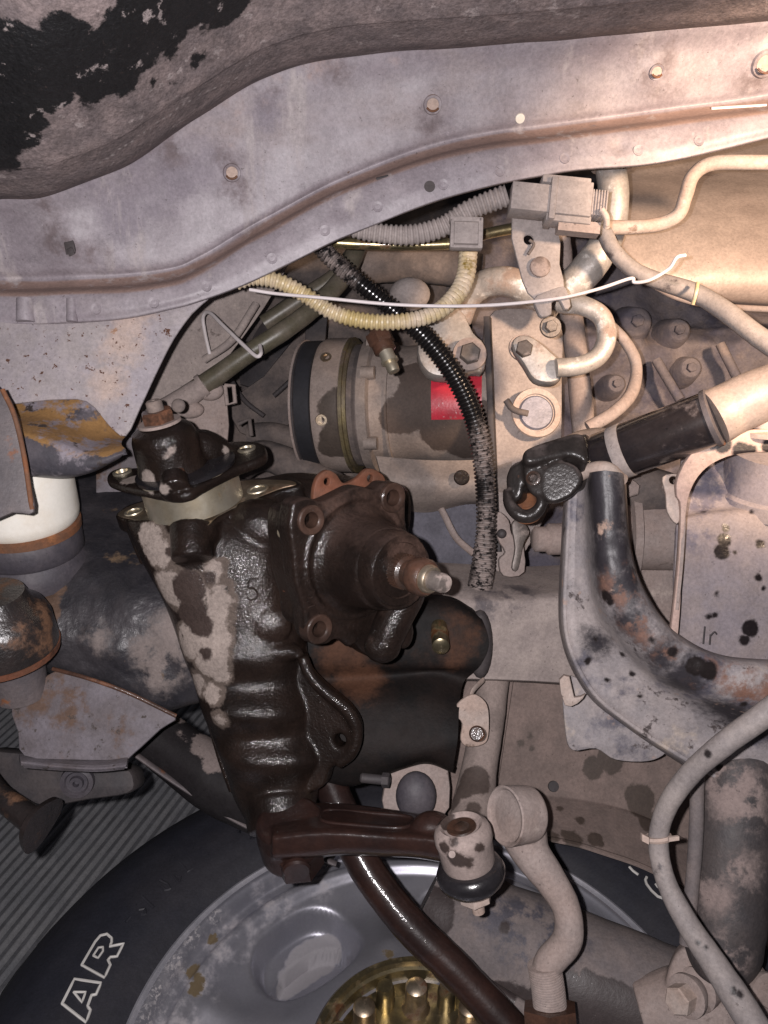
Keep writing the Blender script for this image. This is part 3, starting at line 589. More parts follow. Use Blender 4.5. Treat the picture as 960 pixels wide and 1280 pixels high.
# alloy rim: height field
nr, nt = 90, 300
rr_ = [R0*(1-i/nr)+.066*(i/nr) for i in range(nr+1)]
sstep = lambda a, b, x: (lambda t: t*t*(3-2*t))(max(0, min(1, (x-a)/(b-a))))
A0 = math.radians(131); NW = 6
def rim_h(r, t):
    base = .002 if r > .210 else 0
    lip = sstep(.208, .202, r)
    h = base-.012*lip-.012*sstep(.202, .150, r)+.020*sstep(.150, .085, r)
    h += .004*sstep(.196, .192, r)*sstep(.180, .188, r)
    ph = ((t-A0)*NW/(2*math.pi)+.5) % 1-.5; ang = ph*2*math.pi/NW   # window pockets
    x = (r*math.sin(ang)); y = r*math.cos(ang)-.136
    q = (abs(x/.042)**2.6+abs(y/.036)**2.6); p = sstep(1.3, .62, q)
    h -= .020*p; q2 = (abs((x-.002)/.034)**2.4+abs((y+.008)/.022)**2.4); h -= .016*sstep(1.08, .92, q2)
    x2 = r*math.sin(ang-math.pi/NW*(1 if ang > 0 else -1))
    h += .0035*math.exp(-(x2/.012)**2)*sstep(.09, .11, r)*sstep(.19, .17, r)
    return h
vs = []; fs = []
for r in rr_:
    for k in range(nt):
        t = 2*math.pi*k/nt; vs.append(WC+N*rim_h(r, t)+(WU*math.cos(t)+WV*math.sin(t))*r)
for i in range(nr):
    for k in range(nt): k2 = (k+1) % nt; fs.append((i*nt+k, i*nt+k2, (i+1)*nt+k2, (i+1)*nt+k))
rim = build('rim', MB().add(vs, fs), M['alloy'], wheel, ang=80)
build('rim_lip', MB().lathe([(-.02, R0-.004), (.002, R0-.002), (.0045, R0+.001), (.003, R0+.005), (-.004, R0+.006)], WC, N, 160, cap=False), M['lip'], wheel, ang=60)
hub = build('hub', MB().lathe([(-.02, .080), (.008, .0795), (.0105, .0775), (.0105, .073), (.007, .0715), (.006, .069), (-.012, .068), (-.03, .064), (-.034, .05), (-.034, .03), (-.03, .026), (-.0, .024), (.002, .01)], WC, N, 96), M['gold'], wheel)
for k in range(8):
    t = math.radians(90-44*.5+k*45+22)
    dr = WU*math.cos(t)+WV*math.sin(t); b = WC+dr*.0565
    build('stud', MB().lathe([(-.034, .013), (-.022, .0125), (-.016, .009), (.004, .0085), (.006, .006)], b, N, 20), M['oldsteel'], wheel)
    t += math.radians(22.5); dr = WU*math.cos(t)+WV*math.sin(t); b = WC+dr*.063
    build('hub_rib', MB().tube([b-N*.03, b-N*.004, b+N*.003], [.0075, .0075, .006], n=14), M['gold'], wheel)

# ---------------------------------------------------------------- steering box
A = V((-.17, .90, .40)).normalized(); AX = V((.62, -.14, .77)).normalized()
box = thing('steering_box', 'oil soaked dark brown steering gearbox in the middle of the picture', 'steering box', P(350, 1010, .56))
secs = [(650, 160, 340, 54), (672, 166, 366, 62), (700, 180, 374, 66), (745, 205, 378, 64), (785, 221, 382, 62), (815, 231, 384, 66), (846, 243, 386, 57), (878, 254, 392, 72), (908, 264, 398, 59), (936, 276, 410, 70), (964, 285, 402, 55), (990, 293, 398, 50), (1015, 306, 394, 46), (1036, 322, 390, 40)]
rows = []
for y, l, r, hd in secs:
    d = .575; cx = (l+r)/2; hw = (r-l)/2; q = []
    for k in range(14):
        t = 2*math.pi*k/14; cc, ss = math.cos(t), math.sin(t)
        e = .8; xx = math.copysign(abs(cc)**e, cc)*hw; zz = math.copysign(abs(ss)**e, ss)*S(hd, d)
        q.append(V(((cx+xx-480)/F*d, (640-y)/F*d+(.006 if 0 else 0), -d+zz)))
    rows.append(q)
mb = MB().loft(rows, nu=8, sub=3, closed=True, caps=True)
mb.plate([(146, 646), (149, 637), (170, 627), (230, 612), (300, 598), (360, 597), (378, 605), (352, 613), (312, 629), (277, 646), (263, 658), (240, 662), (222, 661), (180, 654)], (240, 660, .535), .012, A, bev=.001)
mb.tube([P(162, 662, .585), P(180, 705, .59), P(205, 752, .59), P(222, 800, .59), P(246, 852, .59), P(262, 902, .59), P(276, 950, .59), P(290, 990, .59)], S(4.5, .58), sub=6)
mb.tube([P(290, 655, .60), P(360, 640, .605), P(430, 640, .615), P(500, 645, .63)], [S(46, .6), S(50, .6), S(46, .62), S(40, .63)])
mb.sphere(P(325, 660, .56), S(48, .55), (1, .8, .7))
mb.cyl(P(240, 700, .532), P(239, 655, .540), S(26, .53), S(27, .53))
mb.plate([(372, 815), (384, 840), (406, 862), (432, 884), (446, 906), (446, 932), (432, 952), (412, 962), (402, 985), (370, 990), (345, 950), (340, 880), (350, 830)], (420, 900, .548), .016, (-.25, 0, 1), holes=[(424, 926, 8)], bev=.002)
mb.tube([P(378, 820, .545), P(388, 845, .545), P(410, 868, .545), P(436, 890, .545), P(446, 915, .546), P(440, 940, .547), P(422, 955, .55)], S(8, .55))
mb.cyl(P(350, 1000, .565), P(352, 1040, .555), S(46, .56), S(42, .56))
mb.sphere(P(330, 780, .548), S(36, .55), (1, .8, .4)).sphere(P(322, 815, .55), S(46, .54), (1.3, .38, .4))
FP = (447, 697, .5045)
vo = [(364, 640), (368, 628), (384, 622), (404, 627), (425, 618), (448, 608), (470, 612), (482, 603), (498, 606), (508, 620), (508, 645), (512, 668), (528, 692), (530, 720), (520, 745), (508, 765), (500, 790), (494, 815), (476, 826), (456, 818), (444, 806), (420, 800), (410, 806), (392, 806), (382, 792), (380, 765), (370, 730), (366, 690), (362, 660)]
hv = [(388, 650, 11), (490, 622, 11), (398, 786, 11)]
mb.plate([(x*.86+63, y*.86+102) for x, y in vo], FP, .026, AX, drop=.012)
build('housing', mb, M['housing'], box, remesh=.0013, smooth_it=7)
hous = scene.objects['housing']
build('casting_mark', MB().tube([surf(hous, x, y)[0] for x, y in ((322, 724), (312, 724), (310, 734), (318, 736), (322, 743), (316, 750), (308, 747))], .0006, n=8), M['housing'], box)
build('top_face_gasket', MB().plate([(149, 645), (152, 638), (172, 629), (230, 615), (300, 601), (356, 600), (370, 605), (348, 611), (308, 627), (273, 644), (260, 656), (240, 660), (222, 658), (180, 651)], (240, 658, .5345), .0008, A, bev=.0002), M['oldsteel'], box)
for hx, hy, hr in ((238, 651, 15), (167, 640, 12), (322, 612, 14)):
    # threaded hole rims on the top face
    n3 = A; o3 = P(240, 657.6, .5345); dd = V(((hx-480)/F, (640-hy)/F, -1)); q = dd*(o3.dot(n3)/dd.dot(n3))
    build('threaded_hole', MB().lathe([(0, S(hr, -q.z)), (.0008, S(hr*.95, -q.z)), (.0008, S(hr*.7, -q.z)), (-.0015, S(hr*.6, -q.z))], q, A, 24), M['steel'], box)
gk = [(398, 650), (392, 624), (396, 600), (408, 588), (420, 592), (430, 604), (446, 598), (460, 586), (474, 590), (484, 606), (500, 680), (440, 760), (364, 750), (356, 700), (353, 660), (357, 642), (374, 640)]
build('gasket_plate', MB().plate(gk, (434, 692, .534), .004, AX, holes=[(409, 602, 4.5), (463, 598, 4.5)], bev=.0008), M['copper'], box)
build('dowel', MB().cyl(P(352, 668, .51), P(358, 664, .495), S(11, .5)), M['steel'], box)
vc = MB().plate(vo, FP, .014, AX, holes=hv, bev=.002)
B = P(*FP)
vc.lathe([(-.002, .0385), (.0010, .0385), (.0022, .037), (.0010, .0355), (-.002, .0350)], B, AX, 56)
vc.lathe([(-.004, .036), (.0, .0325), (.002, .0305), (.005, .0290), (.010, .0276), (.018, .0262), (.026, .0250), (.0275, .0232), (.038, .0220)], B+V((.003, -.002, 0)), AX, 48)
vc.tube([P(500, 700, .52), P(512, 735, .51), P(492, 775, .51), P(478, 808, .51)], [S(18, .5), S(22, .5), S(24, .5), S(22, .5)])
vc.sphere(P(478, 808, .508), S(24, .5), (1, .9, .7)).sphere(P(504, 790, .52), S(17, .5), (.8, 1.3, .7))
vc.tube([P(440, 800, .515), P(410, 770, .505), P(395, 720, .50), P(392, 680, .495)], [S(12, .5)]*4)
build('valve_cover', vc, M['oil'], box, remesh=.0011, smooth_it=5)
vco = scene.objects['valve_cover']
build('casting_mark', MB().tube([surf(vco, x, y)[0] for x, y in ((392, 722), (384, 726), (386, 735), (393, 738), (390, 747), (384, 748))], .0006, n=8), M['oil'], box)
build('casting_mark', MB().tube([surf(vco, x, y)[0] for x, y in ((385, 752), (394, 756), (386, 760), (395, 764))], .0006, n=8), M['oil'], box)
o3 = B
for hx, hy, hr in hv:
    dd = V(((hx-480)/F, (640-hy)/F, -1)); q = dd*(o3.dot(AX)/dd.dot(AX)); e = S(1, -q.z)
    build('bolt_eye', MB().lathe([(-.006, hr*1.85*e), (.0015, hr*1.75*e), (.0022, hr*1.6*e), (.0022, hr*1.2*e), (.0012, hr*.95*e), (-.008, hr*.9*e)], q, AX, 28, cap=False), M['eye'], box)
SN = P(498, 712, .475)
build('snout', MB().lathe([(-.020, .0225), (-.004, .0222), (.001, .0218), (.0025, .0205), (.0025, .0165), (.0005, .0155), (-.004, .0150), (-.004, .0128), (-.002, .0122), (-.002, .0105), (-.005, .0100)], SN, AX, 48), M['oil'], box)
shf = build('input_shaft', MB().lathe([(-.004, .0098), (.008, .0096), (.0095, .0078), (.014, .0075), (.0155, .0098), (.0175, .0108), (.024, .0106), (.026, .0090)], SN, AX, 36), M['oilrust'], box)
for k in range(30):
    t = 2*math.pi*k/30; uu, vv, aa = basis(AX); dr = uu*math.cos(t)+vv*math.sin(t)
    build('spline', MB().box(SN+AX*.0015+dr*.0098, AX*.006, dr*.0006, aa.cross(dr)*.00045), M['oilrust'], shf)
build('spacer', MB().lathe([(.024, .0085), (.0285, .0078), (.0295, .007)], SN, AX, 30), M['oldsteel'], shf)
build('shaft_tip', MB().lathe([(.028, .0056), (.0385, .0054), (.040, .0047), (.0402, .003)], SN, AX, 24), M['boltm'], shf)

# top cover with adjuster
cov = thing('top_cover', 'lifted oily bell shaped top cover with adjuster nut over the bright seal ring', 'cover', P(243, 640, .555))
CB = P(243, 623, .565); rR = S(61, .557)
build('seal_ring', MB().lathe([(-.004, rR), (.0015, rR), (.0025, rR*1.0), (.020, rR*1.0), (.0205, rR*.985), (.022, rR*.95)], CB, A, 72), M['steel'], cov, ang=30)
build('seal_lip', MB().lathe([(.0205, rR*.9), (.021, rR*1.02), (.0235, rR*1.03), (.0245, rR*.9)], CB, A, 64), M['blackgloss'], cov)
cv = MB().plate([(133, 598), (137, 589), (152, 584), (176, 583), (205, 573), (250, 560), (290, 551), (324, 552), (333, 561), (328, 571), (300, 582), (275, 594), (252, 606), (238, 614), (218, 618), (195, 615), (165, 609), (145, 604)], (243, 592, .548), .007, A, holes=[(155, 590, 8)], bev=.002)
DB = P(216, 584, .555)
cv.lathe([(-.008, .0250), (.0, .0235), (.004, .0224), (.022, .0214), (.027, .0195), (.031, .0135), (.0312, .005)], DB, A, 40)
cv.tube([P(225, 558, .565), P(255, 560, .565), P(285, 568, .575), P(312, 566, .60)], [S(22, .56), S(24, .56), S(14, .57), S(8, .6)])
cv.cyl(P(219, 615, .520), P(218, 595, .530), S(20, .52), S(17, .52))
cv.tube([P(290, 578, .57), P(322, 564, .59)], [S(11, .56), S(12, .56)])
M['cover'] = grime('oily_cover_casting', OIL, (.009, .006, .005), rough=.42, bump=.55, bscale=600, bdist=.0017, blow=.8, coat=.4, spec=.15, layers=[((.28, .235, .21), .85, 0, ('s', [(165, 600, .55, 14), (185, 600, .55, 12), (205, 612, .54, 8), (213, 563, .53, 5), (208, 568, .53, 3), (283, 562, .55, 5), (190, 612, .54, 6)], (70, .012), .0009), 0)])
build('cover_casting', cv, M['cover'], cov, remesh=.0011, smooth_it=5)
for hx, hy in ((153, 591), (308, 562)):
    dd = V(((hx-480)/F, (640-hy)/F, -1)); q = dd*(P(243, 591.5, .548).dot(A)/dd.dot(A))
    build('bolt_eye', MB().lathe([(-.002, S(11, -q.z)), (.0012, S(12, -q.z)), (.0014, S(8, -q.z)), (-.001, S(7, -q.z))], q, A, 24), M['steel'], cov)
build('rusty_eye', MB().lathe([(0, S(13, .52)), (.002, S(12, .52)), (.0022, S(8, .52)), (.001, S(7, .52))], P(219, 593, .527), A, 24), M['copper'], cov)
build('washer', MB().lathe([(0, S(27, .55)), (.0018, S(26, .55))], DB+A*.031, A, 32), M['dust'], cov)
nut = build('adjuster_nut', MB().hexa(DB+A*.0325, A, S(21, .55), .0078, .3), M['oilrust'], cov)
build('adjuster_screw', MB().lathe([(0, S(10.5, .55)), (.006, S(10, .55)), (.007, S(8, .55)), (.007, S(3, .55)), (.005, S(2, .55))], DB+A*.040, A, 20), M['darkdust'], cov)

# pitman arm
pit = thing('pitman_arm', 'reddish brown pitman arm clamped under the gearbox reaching right to the ball joint', 'steering arm', P(370, 1088, .53))
mb = MB(); PA = V((-.1, .90, .42)).normalized()
mb.lathe([(-.030, .017), (-.026, .0215), (-.008, .0225), (.002, .0215), (.004, .018)], P(361, 1028, .535), PA, 40)
def sec(x, yt, ym, yb, db, dm): return [P(x, yt, db), P(x, (yt+ym)/2-1, (db+dm)/2-.002), P(x, ym-2, dm+.002), P(x, ym+8, dm), P(x, yb-5, dm+.002), P(x, yb, dm+.01), P(x, yb-2, db), P(x, (yt+yb)/2, db+.004)]
mb.loft([sec(340, 1012, 1046, 1075, .56, .512), sec(385, 1004, 1041, 1072, .56, .510), sec(430, 1004, 1040, 1068, .555, .508), sec(480, 1010, 1044, 1070, .55, .505), sec(520, 1016, 1046, 1072, .545, .500), sec(556, 1020, 1050, 1078, .54, .495)], nu=6, sub=4, closed=True, caps=True)
build('recess_rim', MB().tube(smooth_path([P(412, 1013, .541), P(470, 1017, .535), P(510, 1021, .530), P(517, 1029, .520), P(500, 1035, .512), P(450, 1032, .516), P(408, 1028, .522), P(401, 1020, .532)], 6, True)+[P(412, 1013, .541)], S(2.6, .53), smooth=False), M['armpaint'], pit)
loop = [P(412, 1014, .543), P(470, 1018, .537), P(510, 1022, .532), P(516, 1030, .522), P(500, 1036, .515), P(450, 1033, .519), P(408, 1029, .525), P(402, 1021, .535)]
mb.tube(loop+[loop[0]], S(4.5, .53))
mb.sphere(P(540, 1040, .515), S(30, .5), (1, .9, .8))
build('arm', mb, M['armpaint'], pit, remesh=.0013, smooth_it=4)
build('pinch_nut', MB().hexa(P(371, 1062, .53), -PA, S(31, .53), .016, .5), M['armpaint'], pit)
build('shaft_end', MB().cyl(P(371, 1082, .522), P(371, 1090, .518), S(18, .52)), M['armpaint'], pit)

bj = thing('ball_joint', 'dusty round ball joint with black rubber boot at the end of the brown arm', 'ball joint', P(602, 1135, .53))
JA = V((-.2, .96, .20)).normalized(); JC = P(576, 1030, .487)
q = S(1, .49)
build('socket', MB().lathe([(-.028, 31*q), (-.024, 34*q), (-.012, 35*q), (-.010, 36.5*q), (-.005, 36*q), (-.002, 33*q), (0, 27*q), (-.001, 24*q), (-.0022, 22*q), (-.0022, 3*q)], JC, JA, 48), grime('stained_ball_socket', (.34, .27, .245), rough=.85, bump=.3, layers=[((.05, .035, .03), .5, 0, ('s', [(560, 1030, .48, 13), (572, 1075, .48, 14), (556, 1060, .48, 9), (600, 1060, .48, 7), (585, 1078, .48, 9), (568, 1052, .48, 6)], (60, .012), .001), .2)]), bj)
build('cap', MB().lathe([(-.0022, 19*q), (-.0012, 18*q), (-.0015, 10*q), (.0, 6*q), (.0, 2*q)], JC, JA, 32), M['oilrust'], bj)
build('boot', MB().lathe([(-.044, 20*q), (-.041, 34*q), (-.037, 42*q), (-.032, 44*q), (-.028, 40*q), (-.0265, 35*q)], JC, JA, 48), M['blackgloss'], bj)
build('castle_nut', MB().hexa(JC-JA*.043, -JA, 21*q, .009, .2), M['dustl'], bj)
build('stud_end', MB().lathe([(-.061, 5*q), (-.060, 8*q), (-.050, 9*q)], JC, JA, 20), M['dustl'], bj)
build('grease_nipple', MB().tube([P(563, 1068, .480), P(565, 1068, .470)], S(4.5, .47)), M['dust'], bj)
tr = thing('tie_rod_end', 'dusty S shaped tie rod end with large round eye right of the ball joint', 'tie rod', P(690, 1290, .52))
e = V((-.86, .10, .50)).normalized()
build('eye_cap', MB().lathe([(-.004, .0185), (.0005, .0186), (.0012, .0176), (.0004, .0164), (-.0018, .0152), (-.0016, .009), (-.0012, .001)], P(632, 1020, .525), e, 44), M['dust'], tr)
mb = MB().lathe([(-.024, .013), (-.020, .0175), (-.006, .0185), (-.002, .0185), (.0, .017), (-.0018, .014)], P(632, 1020, .525), e, 36)
mb.tube([P(652, 1035, .545), P(664, 1066, .54), P(688, 1100, .535), P(708, 1136, .53), P(709, 1175, .53), P(685, 1206, .53), P(683, 1240, .53)], [S(32, .54), S(24, .54), S(20, .53), S(18, .53), S(19, .53), S(19, .53), S(18, .53)])
build('forging', mb, M['dust'], tr, remesh=.0013, smooth_it=5)
build('threads', MB().tube([P(680, 1205, .53), P(685, 1235, .53), P(688, 1265, .53)], S(21, .53), n=24, ribs=(.0016, .0007)), M['dust'], tr)
build('lock_nut', MB().hexa(P(687, 1258, .53), (.05, -1, .2), S(36, .53), .03, .2), M['oilrust'], tr)
# ---------------------------------------------------------------- lower right
sb = thing('stabilizer_bar', 'glossy oily brown bar running diagonally over the wheel to the bottom edge', 'bar', P(640, 1290, .55))
build('bar', MB().tube([P(405, 960, .60), P(425, 1010, .595), P(448, 1068, .585), P(478, 1115, .575), P(520, 1165, .565), P(575, 1218, .555), P(650, 1300, .54)], S(22, .57), n=24), M['armpaint'], sb)
ax_ = thing('axle_tube', 'large dusty axle tube with shade painted on its lower half at the bottom right', 'axle', P(800, 1300, .62))
build('tube', MB().tube([P(530, 1128, .66), P(600, 1170, .65), P(760, 1240, .63), P(1010, 1340, .60)], [S(45, .66), S(72, .65), S(80, .63), S(84, .6)], n=44), M['axle'], ax_)
build('seam_weld', MB().tube([P(520, 1160, .60), P(600, 1225, .58), P(720, 1300, .56)], S(8, .6), n=10), M['axle'], ax_)
for px, py, rx in ((848, 1246, 21), (952, 1243, 20)):
    t = thing('pivot_bolt', 'dusty flanged pivot bolt %s the shock absorber foot' % ('left of' if px < 900 else 'right of'), 'bolt', P(px, py+25, .56), 'pivot bolts beside the shock absorber foot')
    a_ = V((-.75, .05, .62)) if px < 900 else V((.35, .05, .9))
    o = P(px+8, py, .555)
    build('washer', MB().lathe([(-.012, S(rx*.9, .55)), (-.004, S(rx*1.25, .55)), (-.001, S(rx*1.25, .55)), (0, S(rx, .55))], o, a_, 32), M['dust'], t)
    build('bolt_head', MB().hexa(o, a_, S(rx*.85, .55), .011, .4), M['dustl'] if px < 900 else M['dust'], t)
    build('collar', MB().lathe([(-.035, S(rx*1.2, .55)), (-.014, S(rx*1.3, .55)), (-.012, S(rx, .55))], o, a_, 32), M['dust'], t)
ls = thing('lower_mount', 'dusty lower mounting lug under the shock absorber', 'bracket', P(890, 1290, .58))
mb = MB().tube([P(800, 1265, .59), P(860, 1255, .585), P(930, 1262, .58), P(1000, 1275, .58)], [S(36, .59), S(45, .59), S(45, .59), S(40, .59)], n=20)
mb.plate([(838, 1205), (860, 1185), (905, 1215), (915, 1250), (905, 1300), (840, 1300), (830, 1250)], (870, 1250, .565), .02, (-.4, .2, 1), bev=.003)
build('lug', mb, M['dust'], ls, remesh=.0016, smooth_it=5)
sk = thing('shock_absorber', 'dark shock absorber body with dusty patches at the lower right', 'shock absorber', P(905, 1215, .56))
build('body', MB().tube([P(925, 930, .60), P(920, 1000, .585), P(912, 1100, .575), P(904, 1185, .568), P(902, 1208, .57)], [S(50, .6), S(52, .58), S(50, .57), S(46, .57), S(34, .57)], n=36), M['shock'], sk)
build('side_rib', MB().tube([P(872, 960, .565), P(869, 1060, .56), P(858, 1180, .558)], S(9, .56)), M['axle'], sk)

cb = thing('brake_cable', 'dusty speckled cable curving down the right side with a tie around it', 'cable', P(940, 1290, .46))
build('sheath', MB().tube([P(1010, 850, .45), P(960, 890, .455), P(905, 930, .465), P(862, 968, .48), P(833, 1010, .49), P(823, 1052, .495), P(832, 1100, .49), P(858, 1152, .48), P(893, 1205, .47), P(930, 1262, .46), P(960, 1310, .45)], [S(15, .46)]*2+[S(14, .47)]*2+[S(12.5, .49)]*3+[S(14, .48), S(17, .47), S(19, .46), S(19, .45)], n=20), M['cable'], cb)
build('cable_tie', MB().lathe([(-.0015, S(16, .49)), (0, S(18, .49)), (.0015, S(16, .49))], P(823, 1047, .495), (-.15, 1, -.1), 20), M['dustl'], cb)
build('tie_tail', MB().box(P(842, 1048, .485), V((.003, .0004, 0)), V((0, .0012, 0)), V((0, 0, .001))).box(P(806, 1048, .485), V((.002, -.001, 0)), V((0, .002, 0)), V((0, 0, .0015))), M['dustl'], cb)

fr = thing('frame_rail', 'brown dusty frame rail panel with oblong slot and round hole behind the tie rod', 'frame', P(720, 1050, .66))
mb = MB().loft([xs([(560, 760), (640, 760), (720, 760), (800, 760), (900, 760), (1000, 760)], .70), xs([(560, 850), (640, 850), (720, 850), (800, 850), (900, 850), (1000, 850)], .69), xs([(560, 940), (640, 940), (720, 940), (800, 940), (900, 960), (1000, 980)], .685),
                xs([(560, 985), (640, 985), (720, 990), (800, 1010), (900, 1060), (1000, 1080)], .68), xs([(560, 1000), (640, 1000), (720, 1006), (800, 1025), (900, 1075), (1000, 1100)], .672), xs([(560, 1035), (640, 1040), (700, 1049), (750, 1062), (835, 1096), (960, 1180)], .632), xs([(560, 1038), (640, 1043), (700, 1052), (750, 1065), (833, 1099), (960, 1184)], .635)], nu=12, sub=10)
build('web', mb, M['rail'], fr, solid=.003, ang=60)
def oblong(a, b, r, d, n3=V((0, 0, 1))):
    return MB().tube([P(*a, d), P(*b, d)], r, n=14, flat=1, smooth=False)
build('slot', oblong((745, 962), (790, 988), S(6, .68), .688), M['soot'], fr)  # dark inset in the web, colour stands for shade in the slot
build('dark_round_inset', MB().lathe([(-.001, S(7, .67)), (.0006, S(6.5, .67)), (.0006, S(3, .67))], P(692, 983, .677), (0, .3, 1), 20), M['soot'], fr)  # solid dark disc painting the shade inside a round hole
build('seam_plate', MB().plate([(560, 760), (650, 760), (642, 850), (622, 985), (600, 1000), (560, 1000)], (610, 900, .676), .003, (0, .05, 1), smooth=0, bev=.0006), M['rail'], fr)
rr = thing('relay_rod', 'dusty vertical rod rising behind the ball joint to the crossmember', 'rod', P(590, 1020, .6))
build('rod', MB().tube([P(590, 1030, .585), P(596, 980, .61), P(606, 920, .63), P(618, 840, .66)], [S(30, .59), S(24, .61), S(21, .63), S(20, .66)], n=26), grime('rod_dust', (.30, .24, .215), rough=.88, layers=[((.08, .06, .052), .6, 0, ('s', [(592, 975, .59, 22), (580, 985, .59, 16), (560, 1000, .59, 16), (590, 1010, .58, 10)], (50, .01), .0012))]), rr)
bs = thing('rubber_bushing', 'black rubber bushing in a dusty bracket just above the brown arm', 'bushing', P(520, 1020, .6))
build('bracket', MB().plate([(482, 975), (500, 962), (550, 950), (560, 960), (562, 1010), (540, 1025), (482, 1025)], (520, 990, .60), .03, (0, .15, 1), smooth=2, bev=.002), M['dust'], bs)
build('rubber', MB().sphere(P(520, 995, .585), S(27, .58), (.95, 1.15, .7), 28), M['rubber'], bs)
build('mount_bolt', MB().cyl(P(450, 972, .57), P(488, 976, .57), S(6, .57)).hexa(P(478, 975, .568), (1, 0, .2), S(9, .57), .005), M['soot'], bs)
bk = thing('tab_bracket', 'small dusty tab bracket with a dark bolt below the crossmember', 'bracket', P(592, 935, .6))
build('tab', MB().plate([(572, 880), (590, 868), (604, 874), (611, 888), (611, 920), (604, 931), (585, 934), (576, 925), (578, 905), (571, 895)], (592, 900, .592), .003, (.15, 0, 1), smooth=3), M['dustl'], bk)
build('bolt', MB().cyl(P(600, 918, .60), P(596, 917, .580), S(10, .58)), M['oilrust'], bk)
build('strap', MB().tube([P(588, 872, .6), P(592, 862, .605), P(604, 850, .62)], S(4, .6), flat=.5), M['dustl'], bk)

# ---------------------------------------------------------------- crossmember and mount plate
cm = thing('crossmember', 'dusty grey square crossmember running right of the gearbox mount', 'crossmember', P(640, 855, .64))
XM = [400, 520, 600, 660, 712, 760]
rw = lambda ys, d: [P(x, y, d) for x, y in zip(XM, ys)]
mb = MB().loft([rw([700, 702, 706, 708, 706, 706], .70), rw([722, 724, 730, 732, 730, 728], .655), rw([742, 744, 746, 746, 742, 740], .634), rw([760, 760, 760, 760, 757, 757], .629), rw([800]*6, .627), rw([842, 842, 842, 844, 846, 846], .630), rw([850, 850, 850, 852, 855, 855], .638), rw([852, 852, 852, 853, 857, 857], .70)], nu=8, sub=10, fn=rough_fn(.0012, 30))
build('beam', mb, M['cross'], cm, solid=.003, ang=70)
mp = thing('gearbox_mount', 'brown oily rounded mount plate with a bright stud behind the steering box', 'bracket', P(500, 960, .6))
mb = MB().loft([xs([(370, 740), (430, 742), (500, 741), (560, 745), (590, 760)], .625), xs([(370, 760), (430, 760), (500, 755), (570, 758), (603, 775)], .606), xs([(370, 800), (430, 800), (500, 800), (570, 800), (611, 805)], .600), xs([(370, 830), (430, 830), (500, 830), (565, 832), (600, 832)], .600),
                xs([(370, 850), (430, 850), (490, 846), (545, 842), (580, 852)], .606), xs([(370, 880), (430, 880), (480, 880), (530, 880), (574, 885)], .590), xs([(370, 940), (430, 940), (480, 940), (530, 935), (572, 925)], .580), xs([(400, 975), (440, 978), (480, 965), (530, 950), (566, 962)], .585), xs([(400, 980), (440, 983), (480, 970), (530, 955), (566, 966)], .60)], nu=8, sub=10)
build('plate', mb, M['mount'], mp, solid=.004, ang=60)
build('boss', MB().sphere(P(600, 805, .612), S(20, .6), (.8, 2.2, .7)), M['soot'], mp)
sa = V((.02, .35, -.93)).normalized()
build('stud', MB().lathe([(0, .0045), (.001, .0062), (.018, .0062), (.0185, .0066), (.0195, .0066), (.020, .006), (.03, .006)], P(551, 809, .575), sa, 24), M['gold'], mp)
ds = thing('dark_splash_plate', 'dark blue grey plate behind the corrugated black hose end', 'plate', P(560, 720, .74))
build('plate', MB().plate([(500, 640), (548, 608), (600, 614), (618, 622), (618, 725), (560, 730), (500, 725)], (560, 670, .73), .004, smooth=2), grime('blue_grey_dust', (.13, .125, .15), rough=.85, bump=.3), ds)
build('strap', MB().tube([P(546, 626, .722), P(556, 645, .715), P(570, 672, .71), P(592, 692, .705)], S(5, .71), flat=.6), M['dust'], ds)

# ---------------------------------------------------------------- right: arc bracket and tower
ar = thing('arc_bracket', 'mottled rusty steel arc bracket curving from the yoke to the right edge', 'bracket', P(850, 940, .6))
arc = [([(712, 590), (706, 690), (705, 790), (735, 862), (785, 905), (860, 955), (985, 1030)], .61), ([(716, 590), (710, 690), (710, 790), (739, 857), (787, 900), (862, 948), (985, 1014)], .578), ([(726, 588), (722, 690), (724, 780), (752, 838), (797, 880), (872, 925), (985, 980)], .573),
       ([(736, 592), (738, 690), (748, 765), (785, 820), (830, 858), (897, 893), (985, 922)], .562), ([(745, 590), (750, 685), (760, 750), (795, 806), (840, 843), (900, 868), (985, 890)], .537), ([(758, 588), (764, 675), (776, 735), (808, 788), (852, 825), (905, 846), (985, 858)], .530), ([(772, 592), (777, 665), (790, 722), (819, 774), (856, 808), (906, 828), (985, 834)], .536), ([(777, 596), (781, 664), (793, 720), (822, 772), (858, 805), (907, 825), (985, 831)], .58)]
mb = MB().loft([xs(a, d) for a, d in arc], nu=6, sub=14, fn=rough_fn(.0015, 45)); build('channel', mb, M['arc'], ar, solid=.003, ang=60)
build('edge_bead', MB().tube([P(x, y, .574) for x, y in [(714, 600), (709, 690), (708, 790), (737, 859), (786, 903), (861, 951), (985, 1022)]], S(3, .57)), M['arc'], ar)
build('top_cap', MB().tube([P(716, 598, .56), P(735, 588, .548), P(758, 586, .54), P(777, 600, .55)], S(9, .55)), M['dustl'], ar)
build('weld_tab', MB().plate([(699, 850), (712, 846), (718, 872), (732, 868), (722, 880), (706, 882)], (712, 865, .568), .006, (-.2, 0, 1), smooth=2), M['dustl'], ar)
build('hanging_skirt', MB().plate([(705, 850), (730, 852), (770, 890), (828, 930), (832, 942), (810, 952), (770, 950), (745, 936), (716, 938), (707, 915)], (760, 900, .605), .003, (0, .1, 1), smooth=4), M['arc'], ar)
tw = thing('suspension_tower', 'dusty tower panel with dark oil drips inside a pale curved rim', 'panel', P(910, 830, .54))
